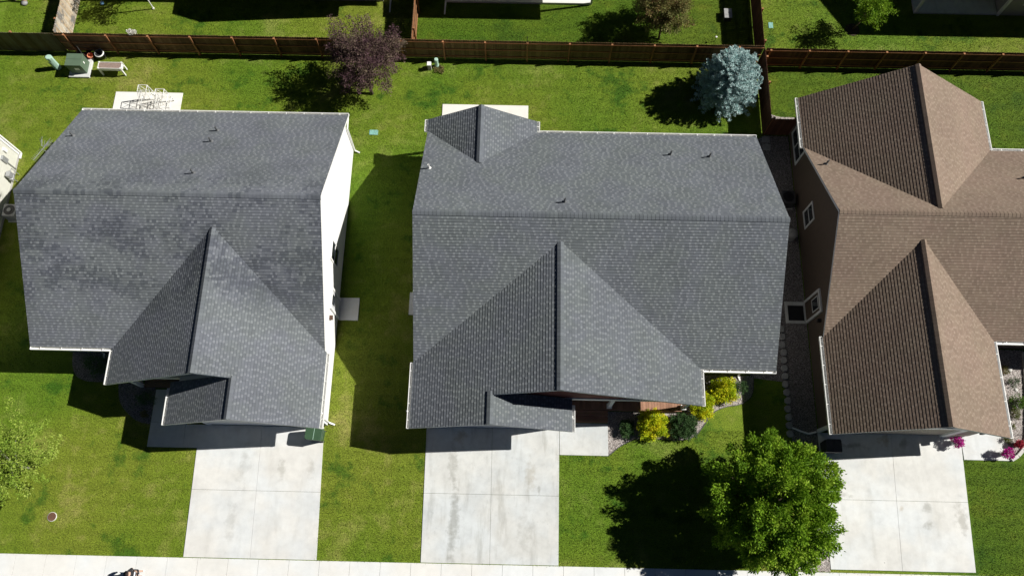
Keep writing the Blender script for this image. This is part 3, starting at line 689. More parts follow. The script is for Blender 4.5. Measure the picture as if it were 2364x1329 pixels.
# ================================================================ middle slate house
h2 = thing('house', 'slate grey roofed house with wooden front deck, middle of the row', 'house', (0, 0, 0))
Ff = pl(1, 1, 8.93, m); Fb = pl(1, -1, 21.8, m); p2 = .44; WL = pl(0, 1, -5.05, p2); WR = pl(0, -1, 9.07, p2); GR_ = pl(0, -1, 2.75, p2)
pb = .53; BL = pl(0, 1, -5.08, pb); BR = pl(0, -1, .88, pb)
yr = 15.365; zr = zat(Ff, 0, yr); zw = zat(WL, 2.01, 0); zg = zat(GR_, -1.15, 0); zb = zat(BL, -2.1, 0)
ya = 8.93 + (zw - 3) / m; yb = 21.8 - (zb - 3) / m
ro = roof_part(h2, [
    ([(-5.05, 8.93), (2.01, ya), (2.01, yr), (-5.05, yr)], Ff, (-5.05, 8.93)),
    ([(2.01, yr), (2.01, ya), (9.07, 8.93), (12.78, 8.93), (12.78, yr)], Ff, (-5.05, 8.93)),
    ([(-5.05, yr), (-2.1, yr), (-2.1, yb), (-5.05, 21.8)], Fb, (12.78, 21.8)),
    ([(-2.1, yr), (12.78, yr), (12.78, 21.8), (.88, 21.8), (-2.1, yb)], Fb, (12.78, 21.8)),
    ([(-5.05, 7.1), (2.01, 7.1), (2.01, ya), (-5.05, 8.93)], WL, (-5.05, 5.72)),
    ([(-5.05, 5.72), (-1.15, 5.72), (-1.15, 7.1), (-5.05, 7.1)], WL, (-5.05, 5.72)),
    ([(2.01, 7.1), (9.07, 7.1), (9.07, 8.93), (2.01, ya)], WR, (9.07, 7.1)),
    ([(-1.15, 5.72), (2.75, 5.72), (2.75, 7.3), (-1.15, 7.3)], GR_, (2.75, 5.72)),
    ([(-5.08, 21.77), (-2.1, yb), (-2.1, 22.5), (-5.08, 22.5)], BL, (-5.08, 21.8)),
    ([(-2.1, yb), (.88, 21.8), (.88, 22.5), (-2.1, 22.5)], BR, (.88, 21.8))],
    [((-5.05, yr, zr), (12.78, yr, zr), (0, -1, -m), (0, 1, -m)), ((2.01, 7.1, zw), (2.01, ya - .05, zw), (-1, 0, -p2), (1, 0, -p2)),
     ((-1.15, 5.72, zg), (-1.15, 7.25, zg), (-1, 0, -p2), (1, 0, -p2)), ((-2.1, 22.5, zb), (-2.1, yb + .05, zb), (-1, 0, -pb), (1, 0, -pb))], SH_G, OFFW)
for x, y, mt in ((-4.62, 18.6, PVC), (7.85, 20.1, VENTM), (9.86, 19.98, VENTM), (2.18, 16.24, VENTM)): vent(ro, x, y, Fb, .42, mat=mt)
for a, b, o in (((.98, 21.8), (12.78, 21.8), (0, 1)), ((.88, 21.9), (.88, 22.5), (1, 0)), ((-5.08, 21.8), (-5.08, 22.5), (-1, 0)), ((9.2, 8.93), (12.78, 8.93), (0, -1)),
                ((9.07, 7.1), (9.07, 8.9), (1, 0)), ((-5.05, 5.72), (-5.05, 8.93), (-1, 0)), ((2.75, 5.72), (2.75, 7.0), (1, 0))): gutter(h2, a, b, o, tick=.9)
mb = MB()
block(mb, -4.7, 12.35, 9.35, 21.4, 1, None, yr, zr - tk, (zat(Ff, 0, 9.35) - tk, zat(Fb, 0, 21.4) - tk), .15)
block(mb, -4.7, 2.4, 6.34, 9.35, 0, None, -1.15, zg - tk, (zat(WL, -4.7, 0) - tk, zat(GR_, 2.4, 0) - tk), .15)
mb.build('wall', W_GREY, h2)
mb = MB()
for yy, rev in ((7.35, True), (7.5, False)):
    q = [(-4.6, yy, 3.0), (8.75, yy, 3.0), (8.75, yy, zat(WR, 8.75, 0) - tk), (2.01, yy, zw - tk), (-4.6, yy, zat(WL, -4.6, 0) - tk)]
    mb.poly(q[::-1] if rev else q)
mb.build('gable_wall', W_MAROON, h2)
mb = MB(); mb.box(2.42, 7.3, 2.72, 8.8, 7.52, 3.06); mb.box(8.6, 7.52, 2.72, 8.8, 9.35, 3.0); mb.build('porch_beam', OFFW, h2)
for x in (4.86, 8.68):
    mb = MB(); mb.box(x - .09, 7.38, .34, x + .09, 7.56, 2.72); mb.box(x - .13, 7.34, .34, x + .13, 7.6, .5); mb.build('porch_post', WHITE, h2)
mb = MB(); q = [(-4.7, 22.1, 3.0)]
for x in (-4.8, .58): mb = MB(); mb.box(x - .07, 22.15, .05, x + .07, 22.29, 2.75); mb.build('patio_post', WHITE, h2)
mb = MB(); mb.box(-4.9, 22.1, 2.72, .7, 22.34, 2.9); mb.build('patio_beam', WHITE, h2)
mb = MB(); mb.box(-4.66, 9.39, -.1, 12.31, 21.36, .15); mb.box(-4.66, 6.38, -.1, 2.36, 9.39, .15); mb.build('foundation', FOUND, h2)
mb = MB()
for i in range(42):
    x = 2.45 + i * .149
    if x > 8.6: break
    mb.box(x, 7.32, .3, x + .141, 9.33, .34)
mb.box(2.45, 7.28, .06, 8.62, 7.315, .335)
dk = mb.build('porch_deck', DECK, h2)
mb = MB()
for i in range(2):
    for j in range(2): mb.box(2.45, 7.0 - .3 * i + .14 * j - .02, .14 - .0 * i + .1 * (1 - i), 4.8, 7.125 - .3 * i + .14 * j - .02, .18 - .0 * i + .1 * (1 - i))
mb.box(2.48, 6.97, .03, 4.78, 7.0, .24); mb.box(2.48, 6.66, .03, 4.78, 6.69, .14)
mb.build('step', DECK, dk)
mb = MB(); mb.box(-3.9, 6.28, 0, 1.5, 6.32, 2.2); mb.build('garage_door', OFFW, h2)
mb = MB(); mb.box(-4.1, 6.24, 0, -3.9, 6.33, 2.35); mb.box(1.5, 6.24, 0, 1.7, 6.33, 2.35); mb.box(-3.9, 6.24, 2.2, 1.5, 6.33, 2.35); mb.build('garage_trim', WHITE, h2)
window(h2, 'Y', 21.4, 5, 7, 1, 2.2, 1); window(h2, 'Y', 9.35, 9.6, 11.4, 1, 2.3, -1); window(h2, 'X', 12.35, 12, 13.2, 1.2, 2.3, 1); window(h2, 'X', -4.7, 16, 17.2, 1.2, 2.3, -1)
mb = MB(); mb.box(5.2, 9.27, .34, 6.12, 9.33, 2.4); mb.build('door', W_MAROON, h2)
downspout(h2, 11.7, 9.35, 2.7, (0, -1), (.1, -.25)); downspout(h2, -4.9, 6.55, 2.7, (-1, 0), (-.1, 0)); downspout(h2, 2.45, 6.45, 2.7, (1, 0), (.1, 0))

# ================================================================ right brown house
h3 = thing('house', 'brown shingle roofed house with dark taupe side wall at the right edge', 'house', (0, 0, 0))
m3 = .667
Ff = pl(1, 1, 10.65, m3); Fb = pl(1, -1, 21.25, m3); WL = pl(0, 1, 15.24, m3); WR = pl(0, -1, 23.7, m3); BL = pl(0, 1, 15.25, m3); BR = pl(0, -1, 25.28, m3)
yr = 15.95; zr = zat(Ff, 0, yr); zw = zat(WL, 19.47, 0); zb = zat(BL, 20.265, 0); ya = 10.65 + (zw - 3) / m3; yb = 21.25 - (zb - 3) / m3
ro = roof_part(h3, [
    ([(15.28, 10.65), (19.47, ya), (19.47, yr), (15.28, yr)], Ff, (15.28, 10.65)),
    ([(19.47, yr), (19.47, ya), (23.7, 10.65), (33, 10.65), (33, yr)], Ff, (15.28, 10.65)),
    ([(15.28, yr), (20.265, yr), (20.265, yb), (15.28, 21.22)], Fb, (33, 21.25)),
    ([(20.265, yr), (33, yr), (33, 21.25), (25.28, 21.25), (20.265, yb)], Fb, (33, 21.25)),
    ([(15.24, 5.88), (19.47, 5.88), (19.47, ya), (15.24, 10.65)], WL, (15.24, 5.88)),
    ([(19.47, 5.88), (23.7, 5.88), (23.7, 10.65), (19.47, ya)], WR, (23.7, 5.88)),
    ([(15.25, 21.25), (20.265, yb), (20.265, 24.3), (15.25, 24.3)], BL, (15.25, 21.25)),
    ([(20.265, yb), (25.28, 21.25), (25.28, 24.3), (20.265, 24.3)], BR, (25.28, 21.25))],
    [((15.28, yr, zr), (33, yr, zr), (0, -1, -m3), (0, 1, -m3)), ((19.47, 5.88, zw), (19.47, ya - .05, zw), (-1, 0, -m3), (1, 0, -m3)),
     ((20.265, 24.3, zb), (20.265, yb + .05, zb), (-1, 0, -m3), (1, 0, -m3))], SH_B, OFFW, thick=.006)
for x, y in ((15.93, 19.71), (25.72, 18.83)): vent(ro, x, y, Fb, .45, mat=VENTM)
for a, b, o in (((25.4, 21.25), (33, 21.25), (0, 1)), ((15.25, 21.25), (15.25, 24.3), (-1, 0)), ((25.28, 21.35), (25.28, 24.3), (1, 0)), ((23.85, 10.65), (33, 10.65), (0, -1)),
                ((23.7, 5.88), (23.7, 10.6), (1, 0)), ((15.24, 5.88), (15.24, 10.7), (-1, 0))): gutter(h3, a, b, o, tick=1.05)
mb = MB()
block(mb, 15.65, 32.6, 11.05, 20.85, 1, None, yr, zr - tk, (zat(Ff, 0, 11.05) - tk, zat(Fb, 0, 20.85) - tk), .12)
block(mb, 15.65, 23.3, 6.46, 11.05, 0, None, 19.47, zw - tk, (zat(WL, 15.65, 0) - tk, zat(WR, 23.3, 0) - tk), .12)
block(mb, 15.65, 24.9, 20.85, 23.9, 0, None, 20.265, zb - tk, (zat(BL, 15.65, 0) - tk, zat(BR, 24.9, 0) - tk), .12)
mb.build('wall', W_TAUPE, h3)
mb = MB(); mb.box(15.69, 6.5, -.1, 23.26, 11.1, .12); mb.box(15.69, 11.1, -.1, 32.5, 20.9, .12); mb.box(15.69, 20.9, -.1, 24.86, 23.86, .12); mb.build('foundation', FOUND, h3)
mb = MB(); mb.box(16.5, 6.4, 0, 21.85, 6.44, 2.3); mb.build('garage_door', W_TAN, h3)
mb = MB(); mb.box(21.85, 6.3, 0, 22.2, 6.455, 2.7); mb.box(16.25, 6.32, 0, 16.5, 6.455, 2.6); mb.box(16.5, 6.32, 2.3, 21.85, 6.455, 2.6); mb.build('garage_trim', WHITE, h3)
mb = MB(); mb.box(22.2, 6.36, .12, 23.27, 6.455, 2.8); mb.build('siding_panel', W_TAN, h3)
mb = MB(); mb.box(15.6, 6.4, 0, 15.78, 6.56, 2.85); mb.build('corner_board', OFFW, h3)
window(h3, 'X', 15.65, 21.5, 23.35, .75, 2.15, -1, 2, OFFW, .12, True); window(h3, 'X', 15.65, 17.35, 18.2, 1.2, 2.45, -1, 1, OFFW, .1, True)
mb = MB(); mb.box(15.6, 12.35, .1, 15.7, 13.35, 2.15); d = mb.build('door', W_TAUPE, h3)
mb = MB(); mb.box(15.585, 12.55, 1.15, 15.598, 13.15, 1.95); mb.build('pane', GLASS, d)
mb = MB(); mb.box(15.575, 12.5, 1.1, 15.6, 12.55, 2.0); mb.box(15.575, 13.15, 1.1, 15.6, 13.2, 2.0); mb.box(15.575, 12.55, 1.1, 15.6, 13.15, 1.15); mb.box(15.575, 12.55, 1.95, 15.6, 13.15, 2.0); mb.build('pane_frame', OFFW, d)
mb = MB(); mb.box(15.56, 12.22, .1, 15.67, 12.35, 2.3); mb.box(15.56, 13.35, .1, 15.67, 13.48, 2.3); mb.box(15.56, 12.35, 2.15, 15.67, 13.35, 2.3); mb.build('door_frame', OFFW, h3)
mb = MB(); mb.box(15.48, 11.78, 1.8, 15.64, 11.92, 2.05); mb.build('wall_lamp', BLACK, h3)
mb = MB(); mb.box(23.0, 6.2, 1.7, 23.16, 6.35, 2.0); mb.build('wall_lamp', BLACK, h3)
mb = MB(); mb.path([(15.55, 6.42, .06), (15.15, 6.32, .06), (14.75, 6.45, .05), (14.3, 6.63, .05)], .045); mb.build('downspout', GUT, h3)

# ================================================================ far left neighbour, only its side wall in view
h0 = thing('house', 'pale cream walled neighbour house cut off by the left edge', 'house', (0, 0, 0))
F1 = pl(1, 1, 9.0, m); F2 = pl(1, -1, 21.9, m); yr = 15.45; zr = zat(F1, 0, yr)
roof_part(h0, [([(-45, 9.0), (-28.6, 9.0), (-28.6, yr), (-45, yr)], F1, (-45, 9)), ([(-45, yr), (-28.6, yr), (-28.6, 21.9), (-45, 21.9)], F2, (-28.6, 21.9))],
          [((-45, yr, zr), (-28.6, yr, zr), (0, -1, -m), (0, 1, -m))], SH_S, WHITE, cell=(.3, .6))
mb = MB(); block(mb, -44.6, -29.0, 9.4, 21.5, 1, None, yr, zr - tk, (zat(F1, 0, 9.4) - tk, zat(F2, 0, 21.5) - tk), .15); mb.build('wall', W_CREAM, h0)
mb = MB(); mb.box(-44.5, 9.45, -.1, -28.98, 21.45, .15); mb.build('foundation', FOUND, h0)
mb = MB(); mb.box(-29.02, 21.35, .15, -28.95, 21.53, 2.9); mb.bar((-28.9, 21.5, .06), (-28.9, 21.15, .06), .09, .07); mb.bar((-28.9, 21.5, .1), (-28.9, 21.5, 2.8), .09, .07); mb.build('downspout', GUT, h0)
mb = MB(); mb.box(-29.0, 20.35, 1.0, -28.86, 20.6, 1.5); mb.tube((-28.93, 20.45, .1), (-28.93, 20.45, 1.0), .025); mb.build('electric_meter', GALV, h0)
mb = MB(); mb.box(-29.0, 20.9, 1.2, -28.9, 21.1, 1.5); mb.build('junction_box', PVC, h0)
mb = MB(); mb.path([(-28.97, 19.7, .7), (-28.75, 19.7, .7), (-28.75, 19.7, .2), (-28.75, 19.7, 0)], .025); mb.tube((-28.75, 19.55, .55), (-28.75, 19.85, .55), .12, .12, 14); mb.box(-28.88, 19.6, .62, -28.65, 19.9, .95)
mb.path([(-28.75, 19.9, .8), (-28.75, 20.15, .8), (-28.75, 20.15, 0)], .02); mb.build('gas_meter', GALV, h0)

# ================================================================ houses behind the back fence
def back_house(label, main, wing, post=None, extra=None, wallm=None):
    h = thing('house', label, 'house', (0, 0, 0))
    x0, x1, y0, y1 = main; F1 = pl(1, 1, y0, .5); F2 = pl(1, -1, y1, .5); yr = (y0 + y1) / 2; zr = zat(F1, 0, yr)
    faces = [([(x0, y0), (x1, y0), (x1, yr), (x0, yr)], F1, (x0, y0)), ([(x0, yr), (x1, yr), (x1, y1), (x0, y1)], F2, (x1, y1))]
    ridges = [((x0, yr, zr), (x1, yr, zr), (0, -1, -.5), (0, 1, -.5))]
    mb = MB(); wy = y0 + .45
    block(mb, x0 + .4, x1 - .4, wy, y1 - .4, 1, None, yr, zr - tk, (zat(F1, 0, wy) - tk, zat(F2, 0, y1 - .4) - tk), 0)
    if wing:
        a, b, c, pm = wing; A = pl(0, 1, a, pm); B = pl(0, -1, b, pm); xm = (a + b) / 2; zm = zat(A, xm, 0); yv = y0 + (zm - 3) / .5
        faces += [([(a, c), (xm, c), (xm, yv), (a, y0)], A, (a, c)), ([(xm, c), (b, c), (b, y0), (xm, yv)], B, (b, c))]
        ridges += [((xm, c, zm), (xm, yv - .05, zm), (-1, 0, -pm), (1, 0, -pm))]
        block(mb, a + .4, b - .4, c + .65, wy, 0, None, xm, zm - tk, (zat(A, a + .4, 0) - tk, zat(B, b - .4, 0) - tk), 0)
    mb.build('wall', wallm or W_GREY, h)
    roof_part(h, faces, ridges, SH_G, WHITE, cell=(.35, .7))
    gutter(h, (x0, y0), (x1, y0), (0, -1))
    return h
hb = back_house('grey house behind the fence above the left slate roof, its lawn shadow in view', (-27, -5.95, 32.85, 45), (-18.4, -8.3, 31.85, .586))
mb = MB(); mb.bar((-8.25, 32.9, .05), (-8.25, 31.67, .05), .09, .06); mb.bar((-8.25, 32.9, .05), (-8.25, 32.9, 2.7), .09, .06); mb.build('downspout', GUT, hb)
hb = back_house('grey house behind the fence with pale raised patio above the middle slate roof', (-5.4, 7.5, 35.6, 47), None)
mb = MB(); mb.prism([(-5.4, 31.9), (4.2, 31.9), (4.2, 35.9), (-5.4, 35.9)], lambda x, y: 2.86 + .05 * (y - 31.9), lambda x, y: 3.0 + .05 * (y - 31.9)); mb.build('patio_roof', WHITE, hb)
mb = MB(); mb.box(4.14, 32.46, .16, 4.26, 32.58, 2.9); mb.build('patio_post', WHITE, hb)
mb = MB(); mb.bar((-4.82, 32.8, .05), (-4.85, 31.6, .05), .09, .06); mb.bar((-4.82, 32.8, .05), (-4.82, 32.8, 2.8), .09, .06); mb.build('downspout', GUT, hb)
hb = back_house('dark grey house with shaded patio cut off by the top right corner', (23.1, 40, 31.4, 45), None, wallm=W_GREY)
# open the patio: wall block starts further back on the left, so the wall is rebuilt here
for ch in list(hb.children):
    if ch.name.startswith('wall'): bpy.data.objects.remove(ch, do_unlink=True)
mb = MB(); mb.box(29.25, 32.3, 0, 39.6, 36, 2.85); mb.box(23.5, 36, 0, 39.6, 44.6, 2.85); mb.build('wall', W_GREY, hb)
mb = MB(); mb.box(29.2, 32.24, 0, 29.34, 32.4, 2.85); mb.build('corner_board', WHITE, hb)
mb = MB(); mb.box(24.12, 32.32, .12, 24.26, 32.46, 2.9); mb.build('patio_post', WHITE, hb)
window(hb, 'Y', 32.3, 30.3, 32, 1.1, 2.2, -1)

# ================================================================ fences
def fence(label, p0, p1, posts, side, boards, posts_m, h=1.83, rails=(.28, .95, 1.62), rail_side=None, postside=None):
    """boards along p0-p1; side = +1: rails and posts on the left of p0->p1, -1 on the right"""
    t = thing('fence', label, 'fence', (*p0, 0), 0)
    a = Vector((0, 0, 0)); b = Vector((p1[0] - p0[0], p1[1] - p0[1], 0)); L = b.length; d = b / L; nrm = Vector((-d.y, d.x, 0)) * side
    mb = MB(); n = int(L / .143); ang = math.atan2(d.y, d.x)
    Mx = Matrix.Rotation(ang, 4, 'Z')
    for i in range(n):
        u = i * L / n; hh = h + random.uniform(-.012, .012); tb = (random.random(), random.random()); x0, x1 = u + .003, u + L / n - .003
        th = random.uniform(.0, .004)
        pts = [(x0, .04), (x1, .04), (x1, hh - .04), (x1 - .03, hh), (x0 + .03, hh), (x0, hh - .04)]
        A = [Mx @ Vector((x, -.010 - th, z)) for x, z in pts]; B = [Mx @ Vector((x, .009 - th, z)) for x, z in pts]
        mb.poly(A, tb); mb.poly(B[::-1], tb)
        for k in range(6): j = (k + 1) % 6; mb.poly([A[j], A[k], B[k], B[j]], tb)
    mb.build('picket_panel', boards, t)
    for z in rails:
        mb = MB(); mb.bar(nrm * .033 + Vector((0, 0, z)), nrm * .033 + d * L + Vector((0, 0, z)), .04, .085); mb.build('rail', posts_m, t)
    for u in posts:
        mb = MB(); c = d * u + nrm * .1; M = Matrix.Translation(c) @ Mx; e = .045
        mb.box(-e, -e, 0, e, e, h - .06, None, M); mb.box(-e - .008, -e - .008, h - .06, e + .008, e + .008, h - .035, (1, 1), M); mb.build('post', posts_m, t)
    return t
YF = 28.48
fence('long reddish brown fence behind both slate roofed houses', (-27.54, YF), (14.12, YF), [.6 + 2.475 * i for i in range(17)], -1, FENCE, FPOST)
fence('greenish brown weathered fence at the top left corner, boards facing the yard', (-46, YF - .05), (-27.55, YF - .05), [1.2 + 2.45 * i for i in range(7)], 1, FENCE_G, FPOST)
fence('dark reddish fence behind the brown roofed house', (14.22, 28.32), (45, 28.32), [.25 + 2.24 * i for i in range(14)], -1, FENCE_D, FPOST)
fence('sun bleached grey and tan fence between two back yards, top left', (-27.55, 28.6), (-27.55, 44), [.9 + 2.0 * i for i in range(8)], 1, FENCE_W, FPOST)
fence('orange brown fence between two back yards above the plum tree', (-6.52, 28.6), (-6.5, 44), [.7 + 2.4 * i for i in range(7)], -1, FENCE, FPOST)
fence('dark fence between two back yards above the blue spruce', (14.1, 28.6), (14.14, 44), [.3 + 2.2 * i for i in range(7)], -1, FENCE_D, FPOST)
fence('dark side fence between the blue spruce and the brown house lawn', (14.12, 23.6), (14.12, 28.4), [.1, 2.5, 4.2], -1, FENCE_D, FPOST)
fence('short dark cross fence from the spruce yard to the brown house wall', (14.2, 23.66), (15.6, 23.66), [.1, 1.3], 1, FENCE_D, FPOST)

# ================================================================ trees
tree('leafy_tree', 'large round bright green tree beside the right driveway', (12.6, 2.7, 0), (12.17, 2.62, 3.1), (3.0, 2.9, 2.4), 420, 240, .29, .135, L_BIG, r0=.17, nl=90, shell=.4, lump=.08)
tree('plum_tree', 'dark purple leaved tree in front of the long fence', (-8.9, 25.9, 0), (-9.0, 26.5, 2.75), (2.0, 1.8, 1.8), 190, 150, .3, .1, L_PLUM, r0=.1, nl=60, shell=.3, spread=1.5)
tree('young_tree', 'sparse lime green tree with pale bark at the left edge', (-24.55, 3.7, 0), (-24.4, 3.75, 2.6), (2.1, 2.1, 1.5), 112, 90, .24, .11, L_LIME, bark=BARKW, r0=.06, nl=10, shell=.25, spread=1.7)
tree('bronze_tree', 'bronze and green leaved tree behind the fence at the top', (8.3, 30.1, 0), (8.35, 31.0, 2.2), (1.6, 1.5, 1.5), 170, 150, .28, .1, L_TOP, r0=.07, nl=40, shell=.3)
tree('sapling', 'small bright green sapling in a mulch ring at the top right', (20.2, 31.05, 0), (20.6, 31.0, 2.1), (1.05, .9, 1.1), 60, 100, .25, .1, L_BIG, r0=.045, nl=24, shell=.25, spread=1.4)
tree('shade_tree', 'tree just beyond the top edge beside the bleached fence, seen by its shadow', (-22.9, 32.6, 0), (-22.9, 32.6, 3.3), (1.5, 1.4, 1.5), 70, 70, .3, .11, L_BIG, r0=.08, nl=30, shell=.3, spread=1.3)
mb = MB(); mb.lathe([(.45, .0), (.4, .03), (.0, .05)], (20.2, 31.05, 0), 20); tag(mb.build('mulch_ring', MULCH), 'dark mulch ring around the sapling at the top right', 'mulch ring')

def spruce(name, label, base, height, rad, tilt=0):
    t = thing(name, label, 'tree', base); Vs = []; Ts = []; mb = MB(); mb.tube((0, 0, 0), (0, 0, height * .95), .13, .02, 10)
    P = []; D = []; S = []
    layers = 21
    for li in range(layers):
        f = li / (layers - 1); z = .25 + f * (height - .45); r = rad * math.sqrt(max(0, 1 - f ** 2.3)) * (1 + .05 * math.sin(li * 2.1)) + .05
        nb = max(6, int(21 * (1 - f * .6)))
        for b in range(nb):
            an = 2 * math.pi * (b + random.random() * .7) / nb + li; rr = r * random.uniform(.84, 1.04); el = random.uniform(-.05, .25) + f * .75
            d = Vector((math.cos(an) * math.cos(el), math.sin(an) * math.cos(el), math.sin(el)))
            s = Vector((0, 0, z)); e = s + d * rr
            mb.tube(s, e, .03 * (1 - f) + .01, .006, 5, False)
            k = max(3, int(rr / .13)); side = Vector((-d.y, d.x, 0)).normalized()
            for j in range(k):
                q = (j + 1) / k; c = s + d * (rr * q); wl = .42 * (1 - q * .55) * min(1, rr)
                if q < .28: continue
                for sgn in (-1, 1):
                    dd = (d * .75 + side * sgn * random.uniform(.6, 1.1) + Vector((0, 0, random.uniform(0, .35)))).normalized()
                    ns = max(1, int(wl / .13))
                    for x in range(ns):
                        P.append(c + dd * (x * .12)); D.append(dd + Vector((0, 0, .25))); S.append(.17)
                        if x: 
                            P.append(c + dd * (x * .12)); D.append(dd + d * .9); S.append(.13)
                P.append(c); D.append(d + Vector((0, 0, .35))); S.append(.18)
            for x in range(5):
                P.append(e); D.append(d + Vector((random.uniform(-.7, .7), random.uniform(-.7, .7), random.uniform(.0, .6)))); S.append(.17)
    for x in range(14): P.append(Vector((0, 0, height - .2))); D.append(Vector((random.uniform(-.7, .7), random.uniform(-.7, .7), 1))); S.append(.2)
    P = np.array([tuple(p) for p in P]); D = unit(np.array([tuple(p) for p in D])); S = np.array(S)[:, None] * RNG.uniform(.8, 1.2, (len(P), 1))
    # each shoot: a little brush of thin needles
    NN = 14; pr = np.repeat(P, NN, 0); dr = np.repeat(D, NN, 0); sr = np.repeat(S, NN, 0); n = len(pr)
    along_ = RNG.uniform(0, 1, (n, 1)); rad_ = unit(np.cross(dr, RNG.normal(0, 1, (n, 3))))
    b0 = pr + dr * sr * along_; nd = unit(dr * .9 + rad_); Ln = .06 * RNG.uniform(.8, 1.2, (n, 1)); sd = unit(np.cross(nd, RNG.normal(0, 1, (n, 3)))) * .014
    V = np.stack([b0 - sd, b0 + sd, b0 + nd * Ln + sd * .5, b0 + nd * Ln - sd * .5], 1)
    T = np.repeat(RNG.uniform(0, 1, (len(P), 2)), NN, 0)
    mb.build('trunk', BARK, t, True); quads('crown', V, T, L_SPR, t); return t
spruce('blue_spruce', 'dense silvery blue spruce in the fence corner', (11.95, 26.2, 0), 3.5, 1.72)

# shrubs of the middle house bed
shrub('gold_shrub', 'gold leaved shrub nearest the concrete walk, in front of the wooden deck', 7.05, 6.55, .5, (.64, .64, .52), L_YEL, 100, 110, .18, .085)
shrub('gold_shrub', 'gold leaved shrub farthest from the walk, below the right gutter', 10.75, 8.45, .45, (.62, .58, .45), L_YEL, 100, 110, .18, .085)
shrub('gold_shrub', 'gold leaved shrub in the middle, under the roof corner', 9.65, 7.6, .4, (.5, .66, .4), L_YEL, 100, 110, .17, .085)
shrub('green_shrub', 'round dark green shrub between two gold shrubs', 8.62, 6.5, .38, (.66, .6, .44), L_DKG, 130, 130, .13, .06)
shrub('green_shrub', 'small dark green shrub beside the concrete walk of the middle house', 5.75, 6.35, .25, (.34, .45, .3), L_DKG, 50, 110, .11, .055)
shrub('green_shrub', 'small dark green shrub right of the farthest gold shrub', 11.75, 8.6, .25, (.32, .34, .26), L_DKG, 36, 50, .11, .05)
shrub('green_shrub', 'wide dark shrub in shade below the left eave of the left house', -21.9, 9.05, .5, (.75, .5, .45), L_DKG, 60, 50, .15, .06)
shrub('green_shrub', 'low dark shrub in the gravel fan by the left porch', -19.2, 7.35, .25, (.45, .35, .25), L_DKG, 36, 50, .12, .05)
shrub('grass_clump', 'tiny reddish clump beside the walk of the left house', -19.2, 6.55, .12, (.22, .18, .14), L_TOP, 20, 30, .07, .05)
# cactus bed
shrub('green_shrub', 'light green leafy shrub, topmost sunlit plant of the cactus bed', 26.1, 8.2, .25, (.36, .34, .3), leaf_mat('leaf_fresh', [(.08, .17, .02), (.14, .24, .04)], .3), 30, 40, .1, .08)
shrub('olive_shrub', 'round olive brown shrub below the light green shrub', 25.85, 7.55, .22, (.24, .24, .22), L_OLV, 30, 40, .08, .05)
shrub('olive_shrub', 'small spiny plant in the middle of the cactus bed', 25.65, 6.93, .1, (.15, .15, .12), L_OLV, 16, 30, .05, .05)
shrub('olive_shrub', 'olive plant at the corner of the concrete pad and the cactus bed', 25.3, 6.25, .16, (.2, .18, .16), L_OLV, 22, 35, .07, .05)
shrub('dark_shrub', 'dark shrub in shade below the brown roof, nearer the wall', 25.75, 9.9, .15, (.26, .22, .16), L_TOP, 20, 30, .08, .05)
shrub('dark_shrub', 'dark green shrub at the edge of the shade in the cactus bed', 26.15, 9.25, .15, (.3, .26, .18), L_DKG, 20, 30, .08, .05)

# ================================================================ utilities and yard things
def rbox(mb, x0, y0, z0, x1, y1, z1): mb.box(x0, y0, z0, x1, y1, z1)
t = thing('transformer', 'green utility transformer on a concrete pad by the top left fence', 'transformer', (-26.5, 27.2, 0))
mb = MB(); mb.box(-.62, -.6, 0, .62, .72, .14); mb.build('pad', CONC, t, bevel=.02)
mb = MB(); mb.box(-.45, -.36, .14, .47, .42, .95); mb.build('cabinet', UTILG, t, bevel=.012)
mb = MB(); mb.box(-.47, -.39, .95, .49, .05, 1.0); mb.box(-.47, .058, .95, .49, .44, 1.0); mb.box(-.47, -.4, .86, .49, -.362, .95); mb.build('lid', UTILG, t, bevel=.01)
mb = MB(); mb.box(-.05, -.372, .5, .22, -.362, .7); mb.box(.472, -.02, .62, .482, .06, .8); mb.build('label_plate', WHITE, t)
def pedestal(label, x, y, h, rx, ry, mat, n=10, rib=True):
    t = thing('utility_pedestal', label, 'utility pedestal', (x, y, 0)); mb = MB()
    pts = [(rx * math.cos(2 * math.pi * (k + .5) / n), ry * math.sin(2 * math.pi * (k + .5) / n)) for k in range(n)]
    mb.prism([(a * .92, b * .92) for a, b in pts], 0, h * .92)
    mb.prism([(a * 1.1, b * 1.1) for a, b in pts], 0, .16); mb.build('body', mat, t)
    mb = MB(); mb.prism(pts, h * .85, h); mb.prism([(a * .85, b * .85) for a, b in pts], h, h + .02)
    mb.build('cap', mat, t, bevel=.008)
    if rib:
        mb = MB()
        for k in range(6): z = .2 + k * .11; mb.box(-rx * .8, -ry * 1.0, z, rx * .3, -ry * .86, z + .03)
        mb.build('louvre', mat, t)
    return t
pedestal('tall mint green utility pedestal left of the transformer', -27.95, 27.3, 1.1, .21, .17, UTILM, 8)
pedestal('small round mint green utility pedestal by the long fence', -5.13, 27.9, .72, .12, .12, UTILM, 16, False)
t = thing('utility_box', 'small grey green utility box beside the round mint pedestal', 'utility box', (-5.55, 27.72, 0))
mb = MB(); mb.box(-.11, -.12, 0, .11, .12, .5); mb.build('body', W_GREY, t, bevel=.01); mb = MB(); mb.box(-.125, -.135, .5, .125, .135, .54); mb.build('cap', WHITE, t, bevel=.008)
shrub('grass_clump', 'dry tuft of grass at the foot of the round mint pedestal', -4.95, 27.62, .05, (.3, .25, .08), leaf_mat('dry_grass', [(.25, .2, .09), (.2, .2, .06)], .2), 30, 20, .06, .08)

